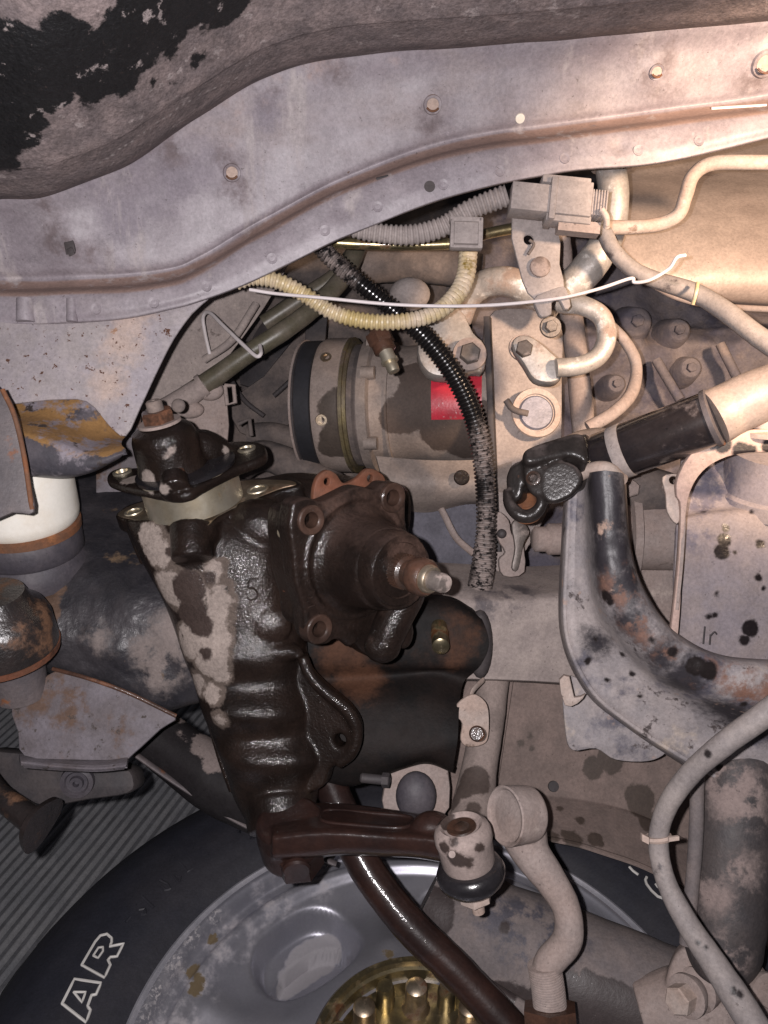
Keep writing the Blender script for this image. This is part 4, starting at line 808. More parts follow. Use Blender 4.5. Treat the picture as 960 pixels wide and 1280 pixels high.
mb = MB().loft([xs([(852, 545), (890, 545), (940, 545), (1010, 545)], 0.630), xs([(850, 590), (890, 590), (940, 590), (1010, 590)], 0.605), xs([(848, 640), (890, 632), (940, 628), (1010, 628)], 0.590), xs([(846, 655), (890, 648), (940, 646), (1010, 648)], 0.577), xs([(844, 700), (890, 700), (940, 700), (1010, 700)], 0.573),
                xs([(843, 760), (890, 765), (940, 765), (1010, 765)], 0.575), xs([(843, 840), (890, 845), (940, 845), (1010, 845)], 0.580)], nu=10, sub=8, fn=rough_fn(.002, 30))
build('panel', mb, M['tower'], tw, solid=.003, ang=60)
build('cup', MB().lathe([(-.01, S(78, .56)), (0, S(76, .56)), (.002, S(70, .56)), (.015, S(66, .56)), (.03, S(64, .56))], P(965, 612, .605), G, 56), M['tower'], tw)
rim_o = [(1010, 536), (985, 536), (930, 538), (890, 548), (862, 570), (847, 598), (846, 620), (851, 635), (848, 700), (842, 760), (834, 830), (842, 840), (850, 770), (853, 700), (857, 650), (863, 615), (878, 590), (902, 574), (935, 566), (985, 566), (1010, 566)]
build('rim', MB().plate(rim_o, (900, 600, .530), .007, (-.12, -.14, 1), smooth=4, bev=.001), M['rim_strip'], tw)
build('rim_wall', MB().loft([[P(x+2, y+2, .538) for x, y in rim_o[2:10]], [P(x+2, y+3, .60) for x, y in rim_o[2:10]]], nu=3, sub=5), M['dust'], tw, solid=.002)
build('corner_plate', MB().plate([(828, 596), (846, 592), (858, 600), (852, 640), (846, 655), (834, 640), (832, 618)], (845, 615, .542), .004, (-.2, .1, 1), holes=[(842, 600, 5)], smooth=3), M['dustl'], tw)
for L in ([(881, 783), (879, 805)], [(888, 793), (887, 806)], [(888, 795), (893, 790), (896, 793)]):
    build('pen_mark', MB().tube([P(x, y, .573) for x, y in L], S(1.1, .54), n=6), M['soot'], tw)
fb = thing('tower_bolt', 'pale bolt head on top of the suspension tower at the right edge', 'bolt', P(955, 540, .52))
build('bolt_head', MB().lathe([(0, S(16, .52)), (.006, S(17, .52)), (.014, S(16, .52)), (.018, S(10, .52))], P(956, 535, .53), (0, 1, .2), 28), M['dustl'], fb)
build('washer', MB().lathe([(0, S(36, .52)), (.003, S(36, .52)), (.004, S(24, .52))], P(956, 543, .535), (0, 1, .3), 36), M['dustl'], fb)

# ---------------------------------------------------------------- steering shaft
ss = thing('steering_shaft', 'black steering shaft with a worn grey band, dusty sleeve and open yoke', 'steering shaft', P(800, 580, .54))
pa, pb = P(742, 577, .565), P(889, 523, .525); sx = (pb-pa).normalized()
build('tube', MB().lathe([(-.006, S(28, .56)), (-.003, S(36, .56)), (.001, S(36, .56)), (.003, S(31, .56)), (.006, S(33, .56)), ((pb-pa).length, S(35, .525))], pa, sx, 44), M['shaft'], ss)
build('grey_band', MB().lathe([(.016, S(33.6, .56)), (.0163, S(34, .56)), (.024, S(34.2, .56)), (.0243, S(33.8, .56))], pa, sx, 44), M['conduit_g'], ss)
build('collar', MB().lathe([(-.002, S(34, .525)), (-.001, S(37, .525)), (.002, S(37.5, .525)), (.003, S(35, .525))], pb, sx, 44), M['bracketgrey'], ss)
build('sleeve', MB().tube([pb+sx*.002, P(930, 503, .52), P(1010, 468, .50)], [S(35, .52), S(34, .52), S(30, .5)], n=40), M['shield'], ss)
yk = grime('dull_black_yoke', (.016, .013, .012), (.03, .024, .022), rough=.5, bump=.4, spec=.15, coat=.4, crough=.22, layers=[((.10, .08, .075), .8, 0, ('upn', 1.3, 1.6, 50)), ((.12, .055, .03), .7, 0, ('n', 40, .62, .7, 3))])
mb = MB().lathe([(-.026, S(24, .56)), (-.018, S(30, .56)), (-.004, S(32, .56))], pa, sx, 28)
mb.plate([(733, 548), (722, 540), (700, 545), (672, 554), (656, 562), (654, 574), (664, 580), (690, 574), (715, 570), (735, 578)], (700, 560, .535), .034, (-.1, .35, 1), smooth=3, bev=.003)
mb.plate([(678, 588), (690, 578), (705, 576), (722, 584), (728, 600), (716, 618), (700, 627), (686, 628), (678, 620), (676, 604)], (700, 600, .532), .008, (-.25, .1, 1), smooth=3, bev=.0015)
mb.plate([(632, 596), (638, 582), (650, 576), (656, 586), (654, 604), (650, 622), (638, 628), (633, 614)], (645, 600, .545), .016, (-.5, .1, 1), smooth=3, bev=.002)
mb.plate([(654, 582), (668, 578), (680, 584), (682, 604), (676, 620), (664, 618), (656, 604)], (668, 600, .537), .012, (-.4, .1, 1), holes=[(667, 598, 6)], smooth=3, bev=.002)
mb.tube([P(634, 612, .548), P(637, 630, .545), P(648, 643, .542), P(662, 645, .541), P(674, 636, .54), P(679, 620, .538)], [S(6, .54), S(8, .54), S(9, .54), S(9, .54), S(8, .54), S(6, .54)])
mb.box(P(712, 575, .562), V((.012, .003, 0)), V((-.003, .014, 0)), V((0, 0, .010)))
build('yoke', mb, yk, ss, remesh=.0011, smooth_it=3)
build('bearing_cup', MB().lathe([(-.012, S(17, .55)), (.000, S(17, .55)), (.0005, S(14, .55)), (-.010, S(13, .55)), (-.010, S(4, .55))], P(657, 627, .548), (-.25, .75, .6), 28), M['rust'], ss)
build('bearing_eye', MB().lathe([(-.001, S(9, .54)), (.0015, S(9, .54)), (.002, S(6, .54)), (-.001, S(5, .54))], P(667, 598, .536), (-.4, .1, 1), 24), M['oilrust'], ss)
em = thing('engine_mount', 'dusty ribbed cylindrical mount between the arc bracket and the tower', 'engine mount', P(810, 790, .68))
E2 = V((1, 0, .12)).normalized()
build('core', MB().lathe([(0, .02), (.004, .034), (.02, .036), (.022, .044), (.028, .045), (.030, .036), (.034, .034), (.036, .040), (.042, .040), (.044, .032), (.12, .032)], P(730, 665, .70), E2, 44), M['dust'], em)
build('lower_web', MB().plate([(770, 700), (855, 690), (860, 850), (800, 800), (780, 760)], (815, 750, .685), .01, (0, .2, 1), smooth=0), M['dust'], em)
build('top_lug', MB().tube([P(760, 620, .69), P(800, 612, .68), P(845, 620, .68)], [S(20, .69), S(32, .68), S(26, .68)]), M['darkdust'], em)
for bx, by in ((787, 612), (835, 608)): build('bolt', MB().hexa(P(bx, by, .655), (0, .2, 1), S(11, .66), .006), M['dust'], em)
rm = thing('rubber_mount', 'small dusty stepped rubber mount beside the hose end', 'mount', P(685, 690, .62))
build('plug', MB().lathe([(0, S(12, .62)), (.002, S(16, .62)), (.010, S(16, .62)), (.012, S(20, .62)), (.024, S(20, .62)), (.05, S(18, .62))], P(666, 674, .625), (1, 0, -.1), 30), M['dust'], rm)
ch = thing('corroded_bracket', 'corroded narrow bracket standing right of the black hose end', 'bracket', P(640, 720, .65))
build('stem', MB().plate([(622, 640), (636, 650), (640, 668), (652, 672), (656, 715), (630, 720), (624, 700), (632, 690), (622, 672)], (640, 690, .645), .006, (.1, 0, 1), smooth=3), M['dust'], ch)
build('clasp', MB().plate([(640, 655), (652, 650), (662, 665), (655, 680), (648, 712), (640, 710), (644, 685)], (650, 680, .638), .004, (.1, 0, 1), smooth=3), M['boltm'], ch)
build('rivet', MB().sphere(P(627, 667, .635), S(6, .63)), M['soot'], ch)

# ---------------------------------------------------------------- compressor
CX = V((.97, -.01, .20)).normalized(); C0 = P(386, 508, .80)
co = thing('compressor', 'round dusty compressor with belt pulley at its left end and red sticker', 'compressor', P(500, 620, .74))
k = .062
build('pulley', MB().lathe([(0, k*.75), (.001, k*1.0), (.003, k*1.0), (.0045, k*.93), (.014, k*.93), (.0155, k*1.0), (.018, k*.98)], C0, CX, 72), M['soot'], co)
build('belt', MB().lathe([(.0042, k*.9), (.0042, k*1.0), (.0178, k*1.0), (.0178, k*.9)], C0, CX, 72), grime('belt_rubber', (.018, .018, .023), rough=.7, bump=.2), co)
build('pulley_edge', MB().lathe([(-.0005, k*.8), (-.0005, k*1.02), (.0015, k*1.02), (.0015, k*.9)], C0, CX, 72), M['dust'], co)
build('clutch', MB().lathe([(.0185, k*.9), (.0195, k*1.0), (.024, k*1.03), (.044, k*1.03), (.046, k*1.0)], C0, CX, 72), M['clutch'], co)
build('gold_ring', MB().lathe([(.0455, k*.95), (.0455, k*1.035), (.0485, k*1.035), (.0485, k*.98), (.0515, k*.98)], C0, CX, 72), M['oldgold'], co)
build('neck', MB().lathe([(.050, k*.93), (.056, k*.93), (.058, k*.88), (.066, k*.88)], C0, CX, 72), M['darkdust'], co)
body = build('body', MB().lathe([(.060, k*.8), (.061, k*1.0), (.070, k*1.02), (.072, k*.93), (.082, k*.90), (.10, k*.88), (.12, k*.90), (.125, k*.925), (.185, k*.925), (.19, k*.8)], C0, CX, 80), M['comp'], co)
uu, vv, aa = basis(CX)
def cylpatch(h0, h1, a0, a1, r, n=24):
    vs = []; fs = []
    for i in range(2):
        for j in range(n+1):
            t = a0+(a1-a0)*j/n; vs.append(C0+CX*(h0 if i == 0 else h1)+(V((0, 1, 0))*math.sin(t)+CX.cross(V((0, 1, 0))).normalized()*-math.cos(t))*r)
    for j in range(n): fs.append((j, j+1, n+2+j, n+1+j))
    return MB().add(vs, fs)
side = CX.cross(V((0, 1, 0))).normalized(); sgn = -1 if side.z < 0 else 1
def cylpatch(h0, h1, a0, a1, r, n=24):
    vs = []; fs = []
    for h in (h0, h1):
        for j in range(n+1):
            t = a0+(a1-a0)*j/n; vs.append(C0+CX*h+(V((0, 1, 0))*math.sin(t)+side*sgn*math.cos(t))*r)
    for j in range(n): fs.append((j, j+1, n+2+j, n+1+j))
    return MB().add(vs, fs)
build('red_sticker', cylpatch(.128, .172, -.36, .30, k*.935), M['redlabel'], body, solid=.0004)
for h_, a_ in ((.030, -.32), (.032, .62)): 
    o = C0+CX*h_+(V((0, 1, 0))*math.sin(a_)+side*sgn*math.cos(a_))*k*1.03
    build('bolt', MB().lathe([(0, .0055), (.001, .005), (.001, .003), (-.001, .003), (-.001, .001)], o, (0, math.sin(a_), 1), 16), M['oldsteel'], co)
for a_ in (-.7, .35, 1.0):
    o = C0+CX*.066+(V((0, 1, 0))*math.sin(a_)+side*sgn*math.cos(a_))*k*1.0
    build('case_lug', MB().tube([o, o+CX*.012], .006, n=12), M['comp'], co)
build('flange_rib', MB().lathe([(.086, k*.88), (.086, k*.94), (.088, k*.94), (.088, k*.88)], C0, CX, 72), M['comp'], co)
bp = thing('compressor_bracket', 'pale dusty compressor bracket plate with round port and bolts', 'bracket', P(650, 700, .70))
build('plate', MB().plate([(608, 400), (650, 385), (700, 400), (703, 470), (700, 590), (680, 650), (650, 700), (632, 720), (616, 700), (612, 600), (612, 500)], (650, 550, .70), .012, (.1, .1, 1), smooth=3, bev=.002), M['cross'], bp)
build('lower_case', MB().loft([xs([(470, 570), (530, 575), (590, 575), (640, 570)], .70), xs([(480, 600), (530, 602), (590, 603), (640, 600)], .69), xs([(500, 625), (540, 625), (590, 625), (635, 625)], .70), xs([(515, 640), (540, 640), (590, 630), (630, 640)], .72)], nu=6, sub=6), M['comp'], bp, solid=.004)
build('oil_spot_cap', MB().lathe([(0, S(10, .68)), (.001, S(9, .68))], P(577, 597, .684), (0, .2, 1), 20), M['oil'], bp)
build('edge_strip', MB().plate([(604, 395), (612, 395), (617, 520), (622, 640), (626, 690), (620, 690), (614, 640), (609, 520)], (612, 540, .685), .010, (-.3, 0, 1), smooth=0), M['soot'], bp)
build('port_ring', MB().lathe([(0, S(32, .69)), (.002, S(31, .69)), (.002, S(24, .69)), (-.0005, S(23, .69)), (-.0005, S(4, .69))], P(670, 516, .692), (.1, .1, 1), 36), M['dustl'], bp)
build('port', MB().lathe([(0, S(22, .69)), (.0015, S(20, .69)), (.0015, S(3, .69))], P(670, 516, .691), (.1, .1, 1), 30), grime('blue_metal', (.2, .2, .25), rough=.5, metal=.3, bump=.3), bp)
build('cap_lever', MB().tube([P(632, 500, .68), P(642, 512, .68), P(660, 517, .68)], S(4, .68)), M['darkdust'], bp)
build('casting_lug', MB().plate([(528, 400), (545, 385), (575, 385), (592, 415), (606, 430), (606, 460), (590, 462), (560, 470), (535, 465), (522, 440)], (560, 430, .675), .02, (0, .15, 1), smooth=3, bev=.003), M['alloypipe'], bp)
for bx, by, br, dd in ((587, 443, 16, .665), (653, 435, 13, .64)):
    build('bolt_washer', MB().lathe([(0, S(br*1.35, dd)), (.002, S(br*1.3, dd))], P(bx, by, dd), (0, .1, 1), 28), M['dust'], bp)
    build('bolt', MB().hexa(P(bx, by, dd-.002), (0, .1, 1), S(br*.85, dd), .006), M['boltm'], bp)

# ---------------------------------------------------------------- pipes, hoses, wires
def pipe(name, pts, r, mat, label, cat, n=16, ribs=None, extra=None, **k):
    t = thing(name, label, cat, min(pts, key=lambda p: (CW @ p).z))
    build('conduit' if ribs else 'run', MB().tube(pts, r, n=n, ribs=ribs, **k), mat, t); return t
q = lambda L: [P(*a) for a in L]
bh = pipe('black_hose', q([(396, 300, .60), (410, 318, .60), (445, 350, .60), (492, 388, .605), (532, 422, .61), (566, 466, .615), (590, 515, .62), (602, 565, .625), (607, 610, .63), (608, 660, .635), (604, 705, .64), (600, 733, .645)]), [S(12, .6)]*4+[S(13.5, .62)]*6+[S(15, .64), S(16, .64)], M['conduit_b'], 'long black corrugated conduit hanging in front of the compressor down to the crossmember', 'hose', n=18, ribs=(.0031, .0016))
pipe('yellow_conduit', q([(296, 356, .56), (318, 348, .56), (348, 352, .56), (380, 368, .565), (415, 390, .57), (455, 401, .57), (500, 402, .57), (540, 393, .575), (568, 372, .58), (582, 345, .585), (586, 305, .59)]), [S(7, .56), S(9.5, .56)]+[S(10.5, .57)]*6+[S(12, .58)]*3, M['conduit_y'], 'yellowish corrugated conduit drooping between the fender edge and the square clip', 'conduit', ribs=(.0035, .0012))
pipe('grey_conduit', q([(430, 284, .56), (460, 290, .56), (510, 294, .56), (552, 284, .56), (588, 262, .555), (634, 244, .55)]), [S(9, .56), S(12, .56), S(13, .56), S(13, .56), S(13, .555), S(14, .55)], M['conduit_g'], 'dusty grey corrugated conduit running into the connector under the fender', 'conduit', ribs=(.0034, .0012))
pipe('white_wire', q([(312, 362, .548), (345, 367, .545), (400, 372, .54), (500, 381, .54), (600, 382, .54), (690, 374, .54), (745, 362, .54), (788, 348, .535), (793, 353, .535), (812, 350, .53), (836, 336, .525), (846, 322, .52), (857, 319, .52)]), S(2.1, .54), M['wire'], 'thin white wire stretched across in front of the hoses with a hooked right end', 'wire', n=8)
pipe('wire_hook', q([(262, 442, .70), (256, 415, .69), (254, 396, .68), (262, 391, .67), (280, 408, .65), (305, 432, .63), (320, 445, .62), (326, 442, .62), (325, 432, .63)]), S(2.4, .65), M['wire'], 'bent bare wire hook over the olive hose beside the fender', 'wire', n=8)
ol = pipe('olive_hose', q([(195, 520, .68), (225, 502, .68), (265, 474, .675), (310, 442, .67), (352, 415, .67), (392, 385, .68), (430, 345, .70), (450, 300, .72)]), [S(16, .68), S(15, .68), S(13, .675), S(12, .67), S(12, .67), S(12, .68), S(12, .7), S(12, .7)], M['olive'], 'dark olive hose rising from the adjuster nut towards the engine', 'hose')
build('joint_band', MB().lathe([(-.002, S(15, .67)), (.002, S(15, .67))], P(253, 482, .675), (.8, .55, 0), 24), M['dust'], ol)
pipe('olive_pipe', q([(330, 405, .76), (380, 372, .76), (420, 345, .76), (440, 320, .76)]), S(11, .76), M['olive'], 'second olive pipe higher behind the olive hose', 'pipe')
pipe('gold_tube', q([(408, 300, .62), (430, 304, .62), (500, 306, .62), (570, 304, .62), (610, 292, .62), (650, 284, .62)]), S(7, .62), M['gold'], 'thin gold plated tube behind the grey conduit', 'pipe')
pipe('tan_pipe', q([(755, 284, .60), (790, 284, .60), (825, 280, .60), (848, 268, .595), (857, 245, .59), (866, 220, .585), (888, 205, .58), (930, 203, .575), (1000, 204, .57)]), S(9, .58), M['dustl'], 'tan metal pipe bending up and right below the fender', 'pipe')
pipe('harness_hose', q([(754, 285, .60), (766, 312, .60), (790, 336, .60), (820, 350, .60), (868, 366, .60), (905, 388, .59), (940, 415, .58), (985, 448, .57)]), [S(10, .6)]*4+[S(12, .6)]*4, M['cable'], 'taped hose crossing the tan heat shield to the right edge', 'hose')
tie = MB().tube(q([(866, 380, .585), (870, 366, .58), (872, 354, .585)]), S(2.5, .58)); single('tie_wrap', tie, M['conduit_y'], 'small pale tie wrap around the taped hose', 'tie')
pipe('curved_hose', q([(755, 400, .66), (780, 425, .66), (795, 455, .66), (790, 490, .65), (768, 515, .64), (735, 535, .64)]), [S(7, .66)]*3+[S(8, .66)]*3, M['dust'], 'thin dusty hose looping down to the black steering shaft', 'hose')
ac = pipe('alloy_pipe', q([(575, 400, .70), (585, 372, .69), (605, 355, .68), (635, 352, .67), (665, 366, .67), (700, 382, .665)]), [S(15, .7), S(16, .69), S(17, .68), S(18, .67), S(19, .67), S(18, .66)], M['alloypipe'], 'thick pale alloy refrigerant pipe curving behind the bolt bracket', 'pipe', n=22)
ub2 = pipe('u_bend_pipe', q([(700, 380, .60), (728, 382, .59), (752, 396, .585), (758, 422, .585), (748, 445, .585), (725, 457, .585), (695, 460, .585)]), [S(12, .59)]*7, M['alloypipe'], 'pale U bent pipe ending in a bolted fitting block', 'pipe', n=20)
build('fitting_block', MB().plate([(640, 430), (650, 418), (668, 422), (690, 440), (704, 455), (702, 470), (690, 478), (668, 474), (655, 455)], (672, 450, .59), .016, (-.1, .1, 1), smooth=3, bev=.003), M['alloypipe'], ub2)
build('block_bolt', MB().hexa(P(655, 437, .586), (-.1, .1, 1), S(11, .58), .005), M['boltm'], ub2)
build('hanger_bolt', MB().lathe([(0, S(14, .58)), (.002, S(13, .58))], P(688, 409, .59), (0, 0, 1), 24).hexa(P(688, 409, .589), (0, 0, 1), S(8, .58), .005), M['boltm'], ub2)
fp = thing('filler_pipe', 'pale vertical pipe stub with a flange under the fender', 'pipe', P(765, 300, .63))
build('run', MB().tube(q([(764, 212, .63), (767, 255, .63), (758, 300, .635), (733, 338, .64), (700, 372, .65)]), [S(19, .63), S(19, .63), S(20, .63), S(21, .64), S(20, .65)], n=28), M['alloypipe'], fp)
build('branch', MB().tube(q([(700, 290, .67), (704, 330, .67), (700, 360, .67)]), S(12, .67)), M['dust'], fp)
build('flange', MB().lathe([(0, S(24, .63)), (.002, S(25, .63)), (.005, S(24, .63))], P(764, 213, .63), (0, 1, .15), 28), M['dustl'], fp)
hf = thing('hydraulic_fitting', 'loose brown and steel hydraulic fitting dangling under the yellow conduit', 'fitting', P(495, 470, .60))
fa = (P(496, 472, .575)-P(466, 402, .585)).normalized(); fo = P(466, 402, .585)
build('nut', MB().hexa(fo+fa*.010, fa, S(17, .59), .009), M['oilrust'], hf)
build('sleeve', MB().lathe([(0, S(8, .6)), (.010, S(9, .6)), (.019, S(14, .59)), (.024, S(14, .59)), (.025, S(10, .59))], fo, fa, 28), M['oilrust'], hf)
build('tip', MB().lathe([(.025, S(9, .59)), (.031, S(9, .59)), (.0315, S(11, .59)), (.0335, S(11, .59)), (.034, S(7, .59)), (.037, S(8, .59)), (.041, S(7, .59)), (.0415, S(3, .59))], fo, fa, 28), M['steel'], hf)
ct = thing('connector', 'dusty rectangular wiring connector with ridged nose under the fender', 'connector', P(690, 285, .55))
cu_, cv_ = V((.995, -.10, 0)), V((.10, .995, 0)); zz = V((0, 0, 1)); d = .545
build('rear_shell', MB().box(P(663, 252, d), cu_*S(26, d), cv_*S(17, d), zz*.009), M['conduit_g'], ct, bevel=.0007)
build('front_shell', MB().box(P(713, 254, d), cu_*S(23, d), cv_*S(21, d), zz*.010).box(P(706, 230, d), cu_*S(30, d), cv_*S(5, d), zz*.007).box(P(708, 277, d), cu_*S(28, d), cv_*S(5, d), zz*.007).box(P(688, 254, d), cu_*S(4, d), cv_*S(26, d), zz*.011), M['conduit_g'], ct, bevel=.0007)
for i in range(6): build('ridge', MB().box(P(738+i*3.4, 257+i*.3, d), cu_*S(1.1, d), cv_*S(16, d), zz*.007), M['conduit_g'], ct, bevel=.0007)
build('nose', MB().box(P(745, 258, d), cu_*S(12, d), cv_*S(15, d), zz*.0055), M['conduit_g'], ct, bevel=.0007)
build('latch', MB().tube(q([(752, 262, .535), (758, 272, .535), (758, 284, .54)]), S(4, .54)), M['dustl'], ct)
build('tail', MB().box(P(722, 286, d), cu_*S(26, d), cv_*S(7, d), zz*.005), M['dust'], ct)
hb = thing('hanger_bracket', 'dusty bolted hanger bracket plate below the wiring connector', 'bracket', P(680, 400, .57))
build('plate', MB().plate([(640, 272), (696, 280), (700, 330), (706, 362), (680, 376), (660, 366), (648, 330)], (672, 320, .565), .003, (.05, .05, 1), holes=[(661, 299, 6)], smooth=2), M['conduit_g'], hb)
build('slot_tab', MB().tube(q([(662, 300, .562), (667, 306, .562), (660, 318, .562)]), S(2, .56)), M['darkdust'], hb)
build('bolt', MB().lathe([(0, S(13, .56)), (.002, S(12.5, .56)), (.0035, S(9, .56)), (.0035, S(4, .56))], P(675, 334, .563), (0, 0, 1), 28), M['dust'], hb)
build('clip', MB().plate([(668, 373), (678, 366), (700, 358), (708, 360), (714, 382), (706, 386), (700, 374), (690, 378), (690, 392), (678, 396), (672, 388)], (690, 376, .547), .005, (.1, .1, 1), smooth=2), M['conduit_g'], hb)
sc = thing('square_clip', 'square dusty plastic clip joining the grey and yellow conduits', 'clip', P(582, 312, .56))
d = .555
build('body', MB().box(P(582, 293, d), V((1, -.03, 0))*S(18, d), V((.03, 1, 0))*S(16, d), zz*.008), M['conduit_g'], sc, bevel=.0007)
for a, b, w_, h_ in ((582, 276, 20, 3), (600, 293, 3, 19), (565, 293, 2.5, 18), (582, 310, 18, 2)): build('edge', MB().box(P(a, b, d-.006), V((1, -.03, 0))*S(w_, d), V((.03, 1, 0))*S(h_, d), zz*.004), M['conduit_g'], sc, bevel=.0007)

# ---------------------------------------------------------------- engine bay background
hs = thing('heat_shield', 'large bulging tan heat shield at the right edge under the fender', 'heat shield', P(870, 385, .78))
mb = MB().loft([xs([(770, 180), (830, 175), (900, 170), (1010, 170)], .82), xs([(768, 220), (830, 218), (900, 215), (1010, 210)], .775), xs([(766, 255), (830, 255), (900, 250), (1010, 245)], .725), xs([(770, 290), (830, 300), (900, 295), (1010, 290)], .695), xs([(785, 325), (835, 345), (900, 345), (1010, 345)], .685), xs([(793, 340), (843, 365), (900, 375), (1010, 380)], .70), xs([(795, 344), (845, 373), (900, 384), (1010, 390)], .75)], nu=10, sub=12, fn=rough_fn(.003, 9))
build('shell', mb, M['shield'], hs, solid=.003, ang=60)
build('lip', MB().tube(q([(792, 340, .70), (820, 358, .698), (850, 373, .698), (900, 383, .70), (1010, 389, .70)]), S(4, .7)), M['dust'], hs)
eb = thing('engine_block', 'soot and dust covered engine block side with bolt bosses behind the pipes', 'engine', P(820, 640, .86))
mb = MB().loft([xs([(590, 250), (700, 250), (820, 260), (920, 270), (1030, 280)], .90), xs([(590, 380), (700, 380), (820, 385), (920, 385), (1030, 385)], .86), xs([(590, 430), (700, 430), (820, 425), (920, 425), (1030, 425)], .82), xs([(590, 500), (700, 500), (820, 500), (920, 500), (1030, 500)], .83), xs([(590, 560), (700, 565), (820, 560), (920, 560), (1030, 560)], .80), xs([(590, 650), (700, 650), (820, 650), (920, 650), (1030, 650)], .82), xs([(590, 800), (700, 800), (820, 800), (920, 800), (1030, 800)], .84)], nu=18, sub=26, fn=rough_fn(.02, 14))
build('casting', mb, M['block'], eb, solid=.004, ang=80)
for bx, by, br in ((796, 402, 17), (848, 413, 14), (863, 460, 13), (770, 480, 11)):
    build('bolt_boss', MB().lathe([(-.03, S(br*1.7, .8)), (0, S(br*1.1, .8)), (.002, S(br*.9, .8)), (.002, S(br*.7, .8))], P(bx, by, .812), (0, 0, 1), 24), M['block'], eb)
    build('bolt', MB().hexa(P(bx, by, .812), (0, 0, 1), S(br*.5, .79), .006), M['block'], eb)
for a, b in (((820, 450), (850, 500)), ((900, 430), (935, 500)), ((655, 480), (620, 520))):
    build('cast_rib', MB().tube(q([(a[0], a[1], .80), (b[0], b[1], .79)]), S(6, .8), smooth=False), M['block'], eb)
build('vertical_tube', MB().tube(q([(712, 380, .74), (720, 440, .73), (728, 520, .72), (730, 560, .72)]), S(14, .73)), M['dust'], eb)
build('bracket_foot', MB().tube(q([(690, 570, .62), (715, 552, .62), (740, 545, .625), (765, 545, .63)]), S(10, .62)), M['darkdust'], eb)
sd = thing('fan_shroud', 'dark dusty fan shroud deep in the engine bay between fender and compressor', 'shroud', P(330, 600, .98))
mb = MB().loft([xs([(150, 300), (260, 300), (340, 290), (420, 290), (640, 280)], .95), xs([(150, 400), (260, 400), (340, 395), (420, 400), (640, 400)], .93), xs([(150, 480), (260, 485), (340, 490), (420, 500), (640, 500)], .98), xs([(150, 560), (260, 560), (340, 545), (420, 560), (640, 560)], .93), xs([(150, 720), (260, 720), (340, 720), (420, 720), (640, 720)], .95)], nu=10, sub=10, fn=rough_fn(.01, 10))
build('panel', mb, M['darkdust'], sd, solid=.003, ang=80)
build('blade', MB().plate([(330, 470), (388, 400), (405, 400), (400, 480), (345, 545), (300, 540), (290, 500)], (350, 470, .88), .004, (.3, .1, 1), smooth=2), M['darkdust'], sd)
build('blade', MB().plate([(345, 380), (385, 360), (395, 380), (330, 470), (300, 480), (305, 440)], (350, 420, .90), .004, (-.2, .3, 1), smooth=2), M['soot'], sd)
build('strut', MB().plate([(382, 392), (410, 385), (403, 470), (390, 560), (378, 560)], (395, 470, .84), .01, (0, 0, 1), smooth=0), M['soot'], sd)
build('rib', MB().tube(q([(286, 470, .86), (305, 500, .85), (330, 520, .85)]), S(3, .85)), M['soot'], sd)
build('rib', MB().tube(q([(342, 495, .85), (372, 468, .85)]), S(3, .85)), M['soot'], sd)
build('lower_hose', MB().tube(q([(310, 545, .86), (350, 545, .86), (400, 565, .86)]), S(16, .86)), M['darkdust'], sd)
build('lower_hose', MB().tube(q([(290, 575, .84), (330, 560, .84), (380, 580, .84)]), S(10, .84)), M['darkdust'], sd)
build('upper_hose', MB().tube(q([(440, 335, .80), (500, 330, .79), (560, 335, .78), (600, 340, .78)]), S(22, .79), n=24), M['darkdust'], sd)
build('elbow_cap', MB().sphere(P(512, 368, .72), S(26, .72), (1, .8, .8)), M['conduit_g'], sd)
ip = thing('bulkhead_panel', 'beige sheet metal visible just below the fender edge left of the hoses', 'panel', P(230, 540, .74))
mb = MB().plate([(160, 545), (178, 470), (215, 395), (260, 350), (330, 320), (360, 322), (356, 340), (330, 385), (290, 440), (262, 475), (235, 500), (215, 525), (200, 560), (165, 575)], (260, 440, .73), .003, (.35, 0, 1), smooth=3)
build('sheet', mb, M['cross'], ip)
build('press_line', MB().tube(q([(255, 450, .705), (290, 425, .70), (320, 380, .71)]), S(5, .7)), M['cross'], ip)
build('side_strip', MB().plate([(120, 500), (158, 545), (178, 500), (172, 640), (120, 640)], (150, 570, .66), .003, (.4, 0, 1), smooth=0), M['gusset'], ip)
rb = thing('radiator_bracket', 'dusty bracket with a small rectangular loop behind the adjuster nut', 'bracket', P(260, 560, .70))
build('plate', MB().plate([(212, 520), (240, 498), (262, 480), (278, 480), (284, 505), (284, 555), (255, 560), (225, 548), (210, 540)], (250, 520, .69), .006, (.1, .1, 1), smooth=2), M['dust'], rb)
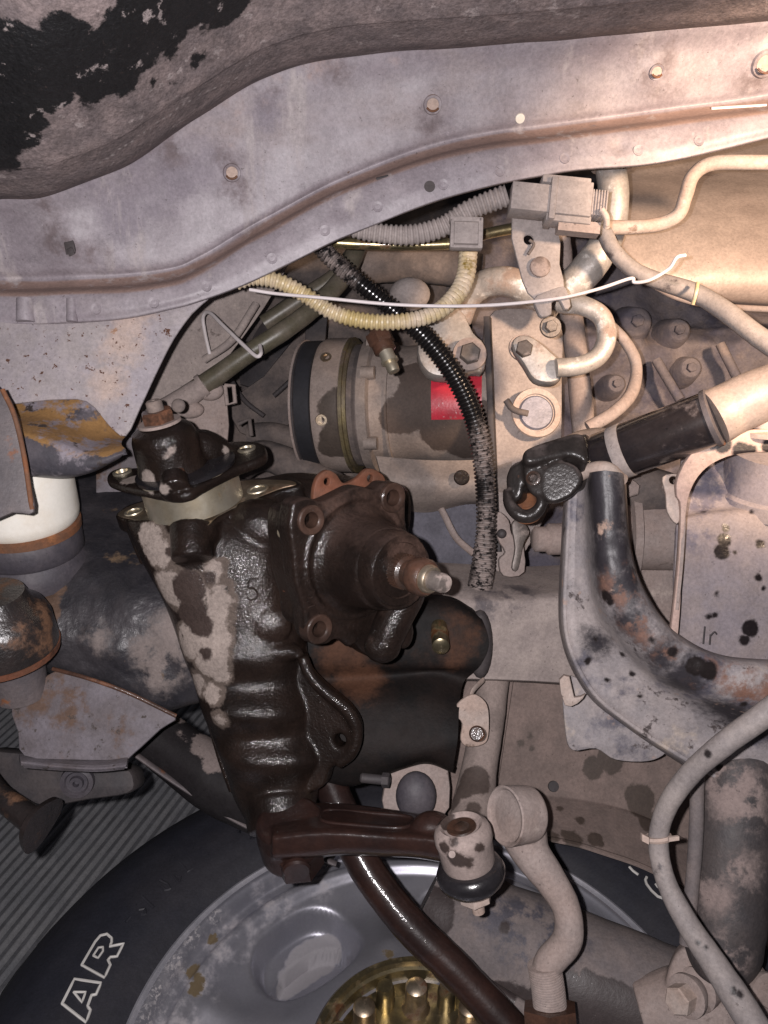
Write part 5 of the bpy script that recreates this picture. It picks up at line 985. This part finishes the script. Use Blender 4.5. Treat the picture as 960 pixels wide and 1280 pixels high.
build('knob', MB().sphere(P(262, 488, .68), S(16, .68), (1.1, .8, .7)).sphere(P(236, 512, .68), S(16, .68), (1.2, .7, .6)), M['dust'], rb)
build('wing', MB().sphere(P(223, 507, .565), S(9, .56), (1, 1, .5)), M['darkdust'], rb)
build('loop', MB().tube(q([(281, 482, .69), (292, 482, .69), (294, 503, .69), (284, 506, .69), (281, 482, .69)]), S(2.8, .69), smooth=False), M['dust'], rb)
build('loop', MB().tube(q([(298, 530, .74), (312, 524, .74), (314, 545, .74)]), S(3, .74), smooth=False), M['darkdust'], rb)
cc = thing('cross_tube', 'dusty side case edge behind the gearbox top', 'pipe', P(350, 600, .78))
build('run', MB().tube(q([(290, 590, .80), (330, 570, .79), (380, 590, .78), (420, 610, .78)]), S(20, .78)), M['darkdust'], cc)
back = thing('backdrop', 'black firewall added to fill the gaps behind the parts', 'panel', P(480, 900, 1.3))  # dark sheet added behind everything so gaps do not stand empty
mb = MB().loft([xs([(-300, -200), (480, -200), (1260, -200)], 1.3), xs([(-300, 400), (480, 400), (1260, 400)], 1.25), xs([(-300, 800), (480, 800), (1260, 800)], 1.25)], nu=6, sub=6)
build('sheet', mb, M['soot'], back, solid=.004)

# ---------------------------------------------------------------- set every stain or painted shade patch down on the surface it marks
from mathutils.bvhtree import BVHTree
bpy.context.view_layer.update()
_trees = {}
def _tree(mn):
    if mn not in _trees:
        vs = []; fs = []
        for o in scene.objects:
            if o.type == 'MESH' and o.data.materials and o.data.materials[0].name == mn:
                k = len(vs); mw = o.matrix_world; vs += [mw @ v.co for v in o.data.vertices]; fs += [tuple(i+k for i in p.vertices) for p in o.data.polygons]
        _trees[mn] = BVHTree.FromPolygons(vs, fs) if fs else None
    return _trees[mn]
_o = CW.translation
for mn, nd, sub, px, py, r in SPOTS:
    t = _tree(mn)
    if not t: continue
    p = CW @ P(px, py, 1); h = t.ray_cast(_o, (p-_o).normalized())
    if h[0] is not None:
        nd.inputs[1].default_value = h[0]; sub.inputs[1].default_value = S(r, -(CW.inverted() @ h[0]).z)
